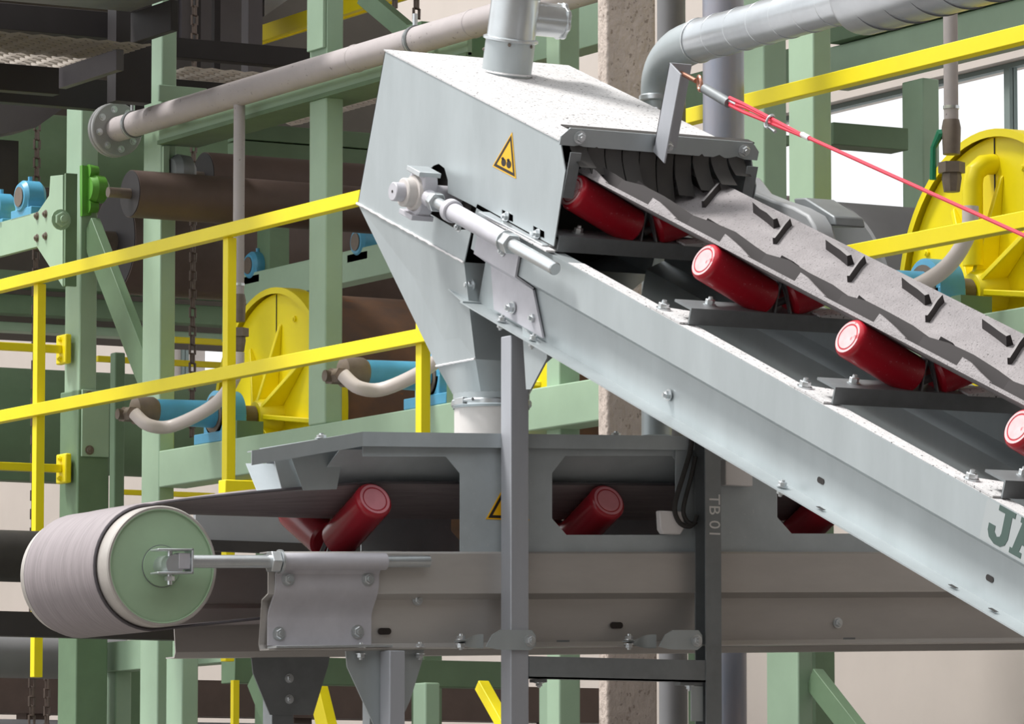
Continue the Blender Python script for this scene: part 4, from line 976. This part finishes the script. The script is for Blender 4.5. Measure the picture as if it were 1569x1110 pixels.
for px0, px1 in ((818,836),(1040,1075)):
    xa = onY(px0,1050,-0.05).x; xb = onY(px1,1050,-0.05).x
    MB().box((xa,-0.06,zc0-0.012),(xb,-0.02,zc0-0.001)).obj('bar_cleat', 'galvdark', lf)
    bolt(lf, V(((xa+xb)/2,-0.045,zc0-0.012)), -Z1, 0.011, 0.012)
pl0 = onY(1058,1052,-0.055); pl1 = onY(1076,1106,-0.055)
MB().box((pl0.x,-0.06,pl1.z),(pl1.x,-0.055,pl0.z)).obj('foot_tab', 'galv', lf)
# support cleat between the first upright and the flange
MB().prism([onX(800,500,0.02)+V((0,0,-.002)), onX(838,540,0.02), onX(838,549,0.02), onX(813,597,0.02), onX(806,597,0.02)], X1*0.006).obj('gusset', 'galv', lf)
# chalk marks on the second upright
def text_mesh(s, size):
    cu = bpy.data.curves.new('chalk_text', 'FONT'); cu.body = s; cu.size = size; cu.extrude = 0.0004; cu.resolution_u = 3
    o = bpy.data.objects.new('tmp_text', cu); S.collection.objects.link(o)
    bpy.context.view_layer.update()
    me = bpy.data.meshes.new_from_object(o.evaluated_get(bpy.context.evaluated_depsgraph_get()))
    bpy.data.objects.remove(o); bpy.data.curves.remove(cu); return me
me = text_mesh('TB 01', 0.062); me.name = 'chalk_mark'; me.materials.clear(); me.materials.append(M['chalk'])
co = bpy.data.objects.new('chalk_mark', me); S.collection.objects.link(co); co.parent = lf
pchalk = onY(1087, 757, -0.0755); co.location = pchalk-world_loc(lf); co.rotation_euler = (PI/2, PI/2, 0); co['label'] = 'white chalk marking'
# clips between flange and uprights
def clip(name, pxs, xe, label):
    ya = -0.074; t = thing(name, label, 'clip', onY(pxs[0], 985, -0.04), 'twisted clips beside the uprights')
    p0 = onY(pxs[0], 984, -0.03); p1 = onY(pxs[1], 984, -0.05)
    rows = []
    for i in range(11):
        k = i/10; c = p0.lerp(p1, k); a = (k*k*(3-2*k))*PI/2; wv = Y1*(-math.cos(a)*0.02)+Z1*(math.sin(a)*0.022)
        rows.append([c-wv, c+wv])
    MB().strip(rows, V((0,-0.003,0.003))).obj('twisted_strip', 'galv', t)
    zc = p1.z+0.004
    e = [V((p1.x-0.005,-0.052,zc-0.022)), V((p1.x+0.04,-0.052,zc-0.03)), V((xe-0.02,-0.076,zc-0.03)), V((xe,-0.076,zc-0.015)), V((xe,-0.076,zc+0.02)), V((xe-0.015,-0.076,zc+0.038)), V((p1.x+0.05,-0.052,zc+0.036)), V((p1.x+0.02,-0.052,zc+0.02))]
    e = [V((p.x, -0.08, p.z)) for p in e]
    MB().prism(e, Y1*0.005).obj('clip_plate', 'galv', t)
    bolt(t, V((xe-0.022,-0.08,zc+0.002)), -Y1, 0.014, 0.014)
    bolt(t, p0+V((0.015,0,0.006)), Z1, 0.012, 0.014); bolt(t, p0+V((0.015,0,-0.006)), -Z1, 0.012, 0.014)
    return t
clip('twisted_clip', (700,740), 0.09, 'galvanised twisted clip bolted between the conveyor flange and the plain upright')
clip('twisted_clip', (958,1005), onY(1076,975,-0.08).x, 'galvanised twisted clip bolted to the chalk-marked upright')
# cables and junction box by the second upright
for k, pts in enumerate((((1060,660),(1058,690),(1048,725),(1036,765),(1034,785),(1042,802),(1056,807),(1066,800)), ((1066,700),(1058,735),(1050,765),(1047,785),(1052,798),(1062,803),(1068,790)))):
    P = [onY(x, y, -0.015) for x, y in pts]; Q = []
    for i in range(len(P)-1):
        for j in range(4):
            t = j/4; a0 = P[max(i-1,0)]; a1 = P[i]; a2 = P[i+1]; a3 = P[min(i+2,len(P)-1)]
            Q.append(0.5*((2*a1)+(a2-a0)*t+(2*a0-5*a1+4*a2-a3)*t*t+(3*a1-a0-3*a2+a3)*t**3))
    Q.append(P[-1])
    one('cable_loop', MB().tube(Q, 0.009 if k == 0 else 0.008, 8), 'rubber', 'thick black cable looping against the chalk-marked upright' if k == 0 else 'thinner dark cable loop inside the larger one by the upright', 'cable')
p = onY(1008,783,-0.0)
q = onY(1046,820,-0.0)
one('white_cup', MB().prism([V((p.x,-0.012,p.z)),V((q.x,-0.012,p.z)),V((q.x,-0.012,q.z+0.02)),V((q.x-0.015,-0.012,q.z)),V((p.x+0.015,-0.012,q.z)),V((p.x+0.004,-0.012,q.z+0.015))], Y1*0.028), 'white', 'small white plastic box behind the cable loops', 'box', None, 0.004)

p = onY(1107,705,0.0); q = onY(1149,746,0.0)
one('junction_box', MB().box((p.x,-0.02,q.z),(q.x,0.016,p.z)), 'white', 'white panel box beside the chalk-marked upright under the inclined channel', 'box', None, 0.003)
# second leg frame farther down the incline (outside the picture)
s = 4.6; yb_ = P0.y-CA*s; zb2 = P0.z-SA*s
lf2 = thing('leg_frame', 'lower steel leg frame near the foot of the inclined conveyor', 'frame', (W/2, yb_, 0))
for x in (0.0, W-0.07): MB().box((x,yb_-0.035,0),(x+0.07,yb_+0.035,zb2-0.01)).obj('upright', 'post', lf2, 0.004)
# ================================================================ lower conveyor (runs along X, rising slightly to the right)
TT = 0.030
def lz(x): return 2.348+(x+0.894)*TT
def L(x, y, n): return V((x, y, lz(x)+n))
def lxn(px, py, Y): p = onY(px, py, Y); return (p.x, p.z-lz(p.x))
LW = 0.76; LC = LW/2
low = thing('lower_conveyor', 'dull galvanised horizontal conveyor frame below the hood chute', 'conveyor', (0.6, LC, 2.3))
x0 = lxn(410, 900, 0)[0]; x1 = 3.4
def extL(mb, sec, xa, xb): return mb.prism([L(xa, y, n) for y, n in sec], L(xb,0,0)-L(xa,0,0))
LS = [(0.06,0.318),(0.004,0.318),(0,0.314),(0,0.186),(0.045,0.168),(0.066,0.02),(0.055,0.0),(-0.012,0.0)]
def lwy(n): return 0.045+(0.168-n)/0.148*0.021-0.0065
ls = extL(MB(), sheet(LS, -0.005), x0, x1).obj('stringer', 'galvdull', low, label='near dull side channel')
extL(MB(), sheet([(LW-y, n) for y, n in LS], 0.005), x0, x1).obj('stringer', 'galvdull', low, label='far dull side channel')
for x in (0.25, 1.4, 2.6): extL(MB(), [(0.06,0.02),(LW-0.06,0.02),(LW-0.06,0.07),(0.06,0.07)], x, x+0.05).obj('cross_tie', 'galvdark', low)
for px, py, Y in ((637,920,0.05),(1283,955,0.053)):
    x, n = lxn(px, py, Y); bolt(ls, L(x,lwy(n),n), -Y1, 0.013, 0.014)
def lslot(parent, x, n, y):
    pts = [(-0.014+0.011*math.cos(PI/2+PI*k/10), 0.011*math.sin(PI/2+PI*k/10)) for k in range(11)]+[(0.014+0.011*math.cos(-PI/2+PI*k/10), 0.011*math.sin(-PI/2+PI*k/10)) for k in range(11)]
    MB().prism([L(x+p[0], y, n+p[1]) for p in pts], -Y1*0.0015).obj('slot_hole', 'black', parent)
for px, py in ((588,968),(943,959)): x, n = lxn(px, py, 0.055); lslot(ls, x, n, lwy(n)-0.004)
# bracket plate, sleeve tube and rod of the belt tensioner
xa = lxn(421,900,-0.008)[0]; xb = lxn(579,900,-0.008)[0]
ten = thing('belt_tensioner', 'grey S-bent bracket plate with sleeve tube, hex nut and long rod reaching the green pulley', 'tensioner', L((xa+xb)/2, -0.03, 0.02))
q = [(-0.022,0.268),(-0.008,0.250)]+[(-0.007+0.054*(3*t*t-2*t**3), 0.215-0.11*t) for t in [i/10 for i in range(11)]]+[(0.047,0.016)]
sec = sheet(q, -0.009)
extL(MB(), sec, xa, xb).obj('bracket_plate', 'bracket', ten)
extL(MB(), [(0.046,0.006),(-0.02,0.006),(-0.02,0.014),(0.046,0.014)], xa, xb+0.05).obj('bottom_flange', 'bright', ten, 0.001)
for px, py, Y in ((440,888,-0.01),(562,888,-0.01),(426,972,0.045),(546,969,0.045)):
    x, n = lxn(px, py, Y); bolt(ten, L(x, -0.007-0.009 if Y < 0 else 0.038, n), -Y1, 0.016, 0.014)
ty = -0.032; xr, nr = lxn(350, 861, ty)
def TR(px): return L(lxn(px, 861, ty)[0], ty, nr)
MB().cyl(TR(428), TR(590), 0.0285, 28).obj('sleeve_tube', 'bracket', ten)
MB().cyl(TR(588), TR(657), 0.020, 24).obj('rod_tail', 'bright', ten)
MB().cyl(TR(286), TR(418), 0.0215, 24).obj('tension_rod', 'bright', ten)
MB().lathe(TR(412), X1, [(0,0.038),(0.034,0.038)], 6).obj('hex_nut', 'bright', ten, 0.003)
MB().lathe(TR(427), X1, [(0,0.04),(0.008,0.04)], 24).obj('washer', 'bright', ten)
# clevis at the pulley shaft
cl0, cl1 = lxn(236,862,ty)[0], lxn(291,862,ty)[0]
for dn in (0.034,-0.041): extL(MB(), [(ty-0.03,nr+dn),(ty+0.03,nr+dn),(ty+0.03,nr+dn+0.007),(ty-0.03,nr+dn+0.007)], cl0, cl1).obj('clevis_plate', 'bright', ten, 0.002)
extL(MB(), [(ty-0.03,nr-0.041),(ty+0.03,nr-0.041),(ty+0.03,nr+0.041),(ty-0.03,nr+0.041)], cl1-0.007, cl1).obj('clevis_end', 'bright', ten, 0.002)
sqn = MB().box((cl1-0.05,ty-0.022,L(cl1,0,nr).z-0.026),(cl1-0.008,ty+0.022,L(cl1,0,nr).z+0.026)).obj('square_nut', 'bracket', ten, 0.003)
xm = (cl0+cl1)/2-0.008
MB().cyl(L(xm,ty,nr-0.075), L(xm,ty,nr+0.04), 0.0085, 12).obj('pin_bolt', 'bright', ten)
MB().lathe(L(xm,ty,nr-0.062), Z1, [(0,0.016),(0.014,0.016)], 6).obj('pin_nut', 'bright', ten)
# ---------------------------------------------------------------- pulley
YF = 0.05; PR = 0.197
pcx_, pcn = lxn(248, 868, YF); pc_ = L(pcx_, 0, pcn)
pul = thing('end_pulley', 'round end pulley with pale green painted face and bare metal rim', 'pulley', pc_+V((0,LC,-PR)))
MB().lathe(pc_+Y1*(YF-0.004), Y1, [(0,PR-0.012),(0.0,PR-0.004),(0.004,PR),(0.69,PR),(0.69,PR-0.02)], 72, cap=False).obj('shell', 'rimmetal', pul)
MB().lathe(pc_+Y1*(YF+0.004), Y1, [(0,0.03),(0,PR-0.012),(0.012,PR-0.012)], 72).obj('face_disc', 'pulleyend', pul, label='pale green end disc')
MB().torus(pc_+Y1*(YF-0.001), Y1, PR-0.012, 0.0035, 72, 8).obj('rim_weld', 'pulleyend', pul)
MB().lathe(pc_+Y1*(YF-0.004), Y1, [(0,0.05),(0.0,0.066),(0.009,0.068)], 40).obj('hub_ring', 'pulleyend', pul)
MB().torus(pc_+Y1*(YF+0.003), Y1, 0.068, 0.0018, 40, 6).obj('hub_groove', 'galvdark', pul)
MB().cyl(pc_+Y1*(ty-0.02), pc_+Y1*(YF+0.02), 0.033, 28).obj('shaft_end', 'bright', pul)
# ---------------------------------------------------------------- rollers of the lower conveyor
TL = math.radians(25); RL = 0.066
xi, ni = lxn(577, 765, 0.07)
xi2 = lxn(935, 760, 0.07)[0]
capn = L(xi,0,ni).z-lz(xi)
stL = [xi, xi2, xi2+(xi2-xi), xi2+2*(xi2-xi)]
Lr = 0.29
pin_n = capn-Lr*math.sin(TL)
lbl = ['at the open end of the cover beside the pulley belt', 'behind the octagonal window of the cover', 'behind the cover farther along the lower conveyor', 'at the far end of the lower conveyor']
for k, x in enumerate(stL):
    for sg, nm in ((-1,'near'),(1,'far')):
        pin = L(x, LC+sg*0.035, pin_n); pout = pin+V((0, sg*Lr*math.cos(TL), Lr*math.sin(TL)))
        roller('idler_roller', pin, pout, RL, 'glossy red %s-side idler roller %s' % (nm, lbl[k]), 'red rollers of the lower conveyor', 'redclean', 'redcap2')
    for dx in (-0.035, 0.03):
        MB().prism([L(x-0.05,LC+dx,0.318), L(x-0.006,LC+dx*0.3,pin_n+0.05), L(x+0.006,LC+dx*0.3,pin_n+0.05), L(x+0.05,LC+dx,0.318), L(x+0.035,LC+dx,0.318), L(x,LC+dx*0.3,pin_n+0.03), L(x-0.035,LC+dx,0.318)], Y1*0.006).obj('roller_bracket', 'galv', low)
    extL(MB(), [(0.03,0.319),(LW-0.03,0.319),(LW-0.03,0.327),(0.03,0.327)], x-0.06, x+0.06).obj('cross_member', 'galvdark', low)
# ---------------------------------------------------------------- belt of the lower conveyor
lb = thing('flat_belt', 'worn grey rubber belt wrapped around the green pulley', 'belt', pc_+V((0.5,LC,-0.2)))
ws2 = [0.13+0.55*i/10 for i in range(11)]
def nV(y): return pin_n+(max(abs(y-LC)-0.035, 0)*math.tan(TL))+RL/math.cos(TL)+0.004
rowsT = []; rt_ = PR+0.002
def wrow(an, dr): return [V((pc_.x+(rt_+dr)*math.cos(an), y, pc_.z+(rt_+dr)*math.sin(an))) for y in ws2]
outer = []; inner = []
xe = 3.3
for i in range(13): x = xe+(pcx_+0.06-xe)*i/12; outer.append([L(x, y, pcn-rt_-0.010+0.045*min(1,(x-pcx_)/0.5)) for y in ws2]); inner.append([L(x, y, pcn-rt_+0.045*min(1,(x-pcx_)/0.5)) for y in ws2])
for i in range(25):
    an = -PI/2-PI*i/24*1.0; outer.append(wrow(an, 0.010)); inner.append(wrow(an, 0.0))
for i in range(1, 33):
    x = pcx_+(xe-pcx_)*(i/32)**1.6; t = min(1, max(0, (x-pcx_)/(xi-pcx_)))
    t = t**0.8
    ro = []; ri = []
    for y in ws2:
        n0 = pcn+rt_; n = n0+(nV(y)-n0)*t; ro.append(L(x, y, n+0.010)); ri.append(L(x, y, n))
    outer.append(ro); inner.append(ri)
mb = MB(); m_ = len(ws2); Rn = len(outer); mb_v = [p for r in outer for p in r]+[p for r in inner for p in r]; n_ = Rn*m_; fs_ = []
for i in range(Rn-1):
    for j in range(m_-1):
        a = i*m_+j; fs_ += [(a,a+1,a+1+m_,a+m_), (n_+a+m_,n_+a+1+m_,n_+a+1,n_+a)]
    a = i*m_; fs_ += [(a,a+m_,n_+a+m_,n_+a)]; a = i*m_+m_-1; fs_ += [(a+m_,a,n_+a,n_+a+m_)]
mb.add(mb_v, fs_).obj('belt_loop', 'belt2', lb, ang=50)
for yy in (0.126, 0.682):
    pts = [r[0 if yy < 0.3 else -1]+V((0, -0.002 if yy < .3 else .002, 0)) for r in [[(a+b_)/2 for a, b_ in zip(o, i_)] for o, i_ in zip(outer, inner)]]
    MB().tube(pts, 0.0048, 6).obj('belt_edge', 'dark2', lb)

# ---------------------------------------------------------------- skirt cover over the lower conveyor
YC = 0.02
def cv(px, py, Y=YC): x, n = lxn(px, py, Y); return (x, n)
cov = thing('belt_cover', 'grey sheet steel belt cover with octagonal side openings over the lower conveyor', 'cover', L(0.4, LC, 0.318))
xr_ = 1.75
pA = cv(555, 684); nTop = pA[1]; 
fl = [(cv(556,684)[0],nTop),(xr_,nTop),(xr_,0.322),(cv(705,848)[0],0.322),(cv(705,726)[0],cv(705,726)[1]),(cv(683,700)[0],cv(683,700)[1]),(cv(556,700)[0],cv(556,700)[1])]
def octo(pl, pr, pt=699, pb=820): return [cv(*p) for p in ((pl+20,pt),(pr-20,pt),(pr,pt+26),(pr,pb-25),(pr-22,pb),(pl+22,pb),(pl,pb-25),(pl,pt+26))]
o2 = octo(846,1050); o3 = octo(1191,1400, 703, 818)
for Y in (YC, LW-YC-0.004):
    MB().prism([L(x,Y,n) for x,n in fl], Y1*0.004, [[L(x,Y,n) for x,n in h] for h in (o2,o3)]).obj('side_plate', 'galvcover', cov)
# jamb plate left of the chalk-marked upright
j0, j1 = cv(1033,662), cv(1057,820)
MB().prism([L(j0[0],YC-0.005,nTop+0.03), L(j1[0],YC-0.005,nTop+0.03), L(j1[0],YC-0.005,j1[1]), L(j0[0],YC-0.005,j1[1])], -Y1*0.004).obj('stiffener', 'galvcover', cov)
# lid with folded edge
xk = cv(555,662,0.0)[0]; nk = cv(555,662,0.0)[1]; xlf, nlf = cv(385,691,0.0)
ne = nk-nTop+0.0
lid = extL(MB(), [(-0.004,nk),(LW+0.004,nk),(LW+0.004,nTop-0.002),(LW,nTop-0.002),(LW,nk-0.004),(0,nk-0.004),(0,nTop-0.002),(-0.004,nTop-0.002)], xk, xr_).obj('lid', 'galvcover', cov)
fh = nk-nTop+0.002
def lidp(x, y, dn): t = (xk-x)/(xk-xlf); return L(x, y, nk+(nlf-nk)*t+dn)
b = MB(); FD = 0.10
for ya in (-0.004,): b.hexa([lidp(xlf,ya,-fh), lidp(xk,ya,-fh), lidp(xk,ya+0.004,-fh), lidp(xlf,ya+0.004,-fh), lidp(xlf,ya,0), lidp(xk,ya,0), lidp(xk,ya+0.004,0), lidp(xlf,ya+0.004,0)])
b.hexa([lidp(xlf,0,-0.004), lidp(xk,0,-0.004), lidp(xk,FD+.1,-0.004), lidp(xlf,0.03,-0.004), lidp(xlf,0,0), lidp(xk,0,0), lidp(xk,FD+.1,0), lidp(xlf,0.03,0)])
b.obj('lid_flap', 'galv', cov)
for px, py in ((484,671),(935,664)): x, n = cv(px, py, 0.1); bolt(cov, (lidp(x,0.06,0.0) if px < 555 else L(x,0.06,nk)), Z1, 0.015, 0.012)
# sloping skirt boards
for sg in (-1, 1):
    xs = cv(527,700)[0] if sg < 0 else cv(527,700)[0]-0.02
    ya, yb2 = LC+sg*0.33, LC+sg*0.16
    nb2 = nV(LC+sg*0.16)+0.02
    MB().prism([L(xs,ya,nTop-0.01), L(xr_,ya,nTop-0.01), L(xr_,yb2,nb2), L(xs-0.03,yb2,nb2)], Y1*0.005).obj('skirt_board', 'galvcover', cov)
for Y, poly in ((0.12, ((447,703),(527,690),(516,750),(465,752))), (0.135, ((420,705),(447,703),(465,752),(433,754)))):
    pp = [onY(px, py, Y) for px, py in poly]
    MB().prism([V((p.x, Y, p.z)) for p in pp], Y1*0.004).obj('end_flap', 'galv', cov)
tp2 = [(779,733),(744,796),(811,798)]
warn(cov, lambda p: L(cv(*p)[0], YC-0.0005, cv(*p)[1]), -Y1, tp2, [(776,778,6,7),(790,778,6,7)])
# ---------------------------------------------------------------- legs of the lower conveyor
lg = thing('conveyor_leg', 'grey square leg with tapered gusset plate under the tensioner of the lower conveyor', 'leg', onY(600,1100,0.0)*1)
lg.location.z = 0
def lp_(px, py, Y): p = onY(px, py, Y); return V((p.x, Y, p.z))
gy = 0.02
pts = [lp_(530,998,gy), lp_(650,996,gy), lp_(648,1010,gy), lp_(628,1075,gy), lp_(612,1110,gy), lp_(596,1130,gy), lp_(577,1120,gy), lp_(532,1022,gy)]
MB().prism(pts, Y1*0.006).obj('gusset_plate', 'galv', lg)
xa_, xb_ = lp_(597,1000,gy-0.07).x, lp_(621,1000,gy-0.07).x
MB().box((xa_,gy-0.07,0),(xb_,gy,lp_(600,997,gy-0.07).z)).obj('leg_post', 'post', lg, 0.004)
for px in (553, 643):
    p = lp_(px, 1001, 0.0); bolt(lg, V((p.x,0.0,p.z-0.002)), -Z1, 0.012, 0.014); bolt(lg, V((p.x,0.0,lz(p.x)+0.004)), Z1, 0.012, 0.012)
gy = LW-0.02
lg2 = thing('conveyor_leg', 'dark leg with bolted gusset plate on the far side of the lower conveyor', 'leg', V((lp_(430,1100,gy).x, gy, 0)))
pts = [lp_(385,1003,gy), lp_(506,1003,gy), lp_(503,1020,gy), lp_(480,1096,gy), lp_(414,1096,gy), lp_(388,1032,gy)]
MB().prism(pts, Y1*0.006).obj('gusset_plate', 'galvdark', lg2)
for py in (1040,1072): p = lp_(443,py,gy); bolt(lg2, p, -Y1, 0.011, 0.012)
xa_, xb_ = lp_(418,1000,gy).x, lp_(452,1000,gy).x
MB().box((xa_,gy+0.006,0),(xb_,gy+0.07,lp_(430,1003,gy).z)).obj('leg_post', 'galvdark', lg2, 0.004)
for k, x in enumerate((3.2,)):
    t = thing('conveyor_leg', 'plain square leg under the far run of the lower conveyor', 'leg', (x, LC, 0), 'legs under the far run')
    for y in (0.02, LW-0.09): MB().box((x,y,0),(x+0.07,y+0.07,lz(x))).obj('leg_post', 'post', t)
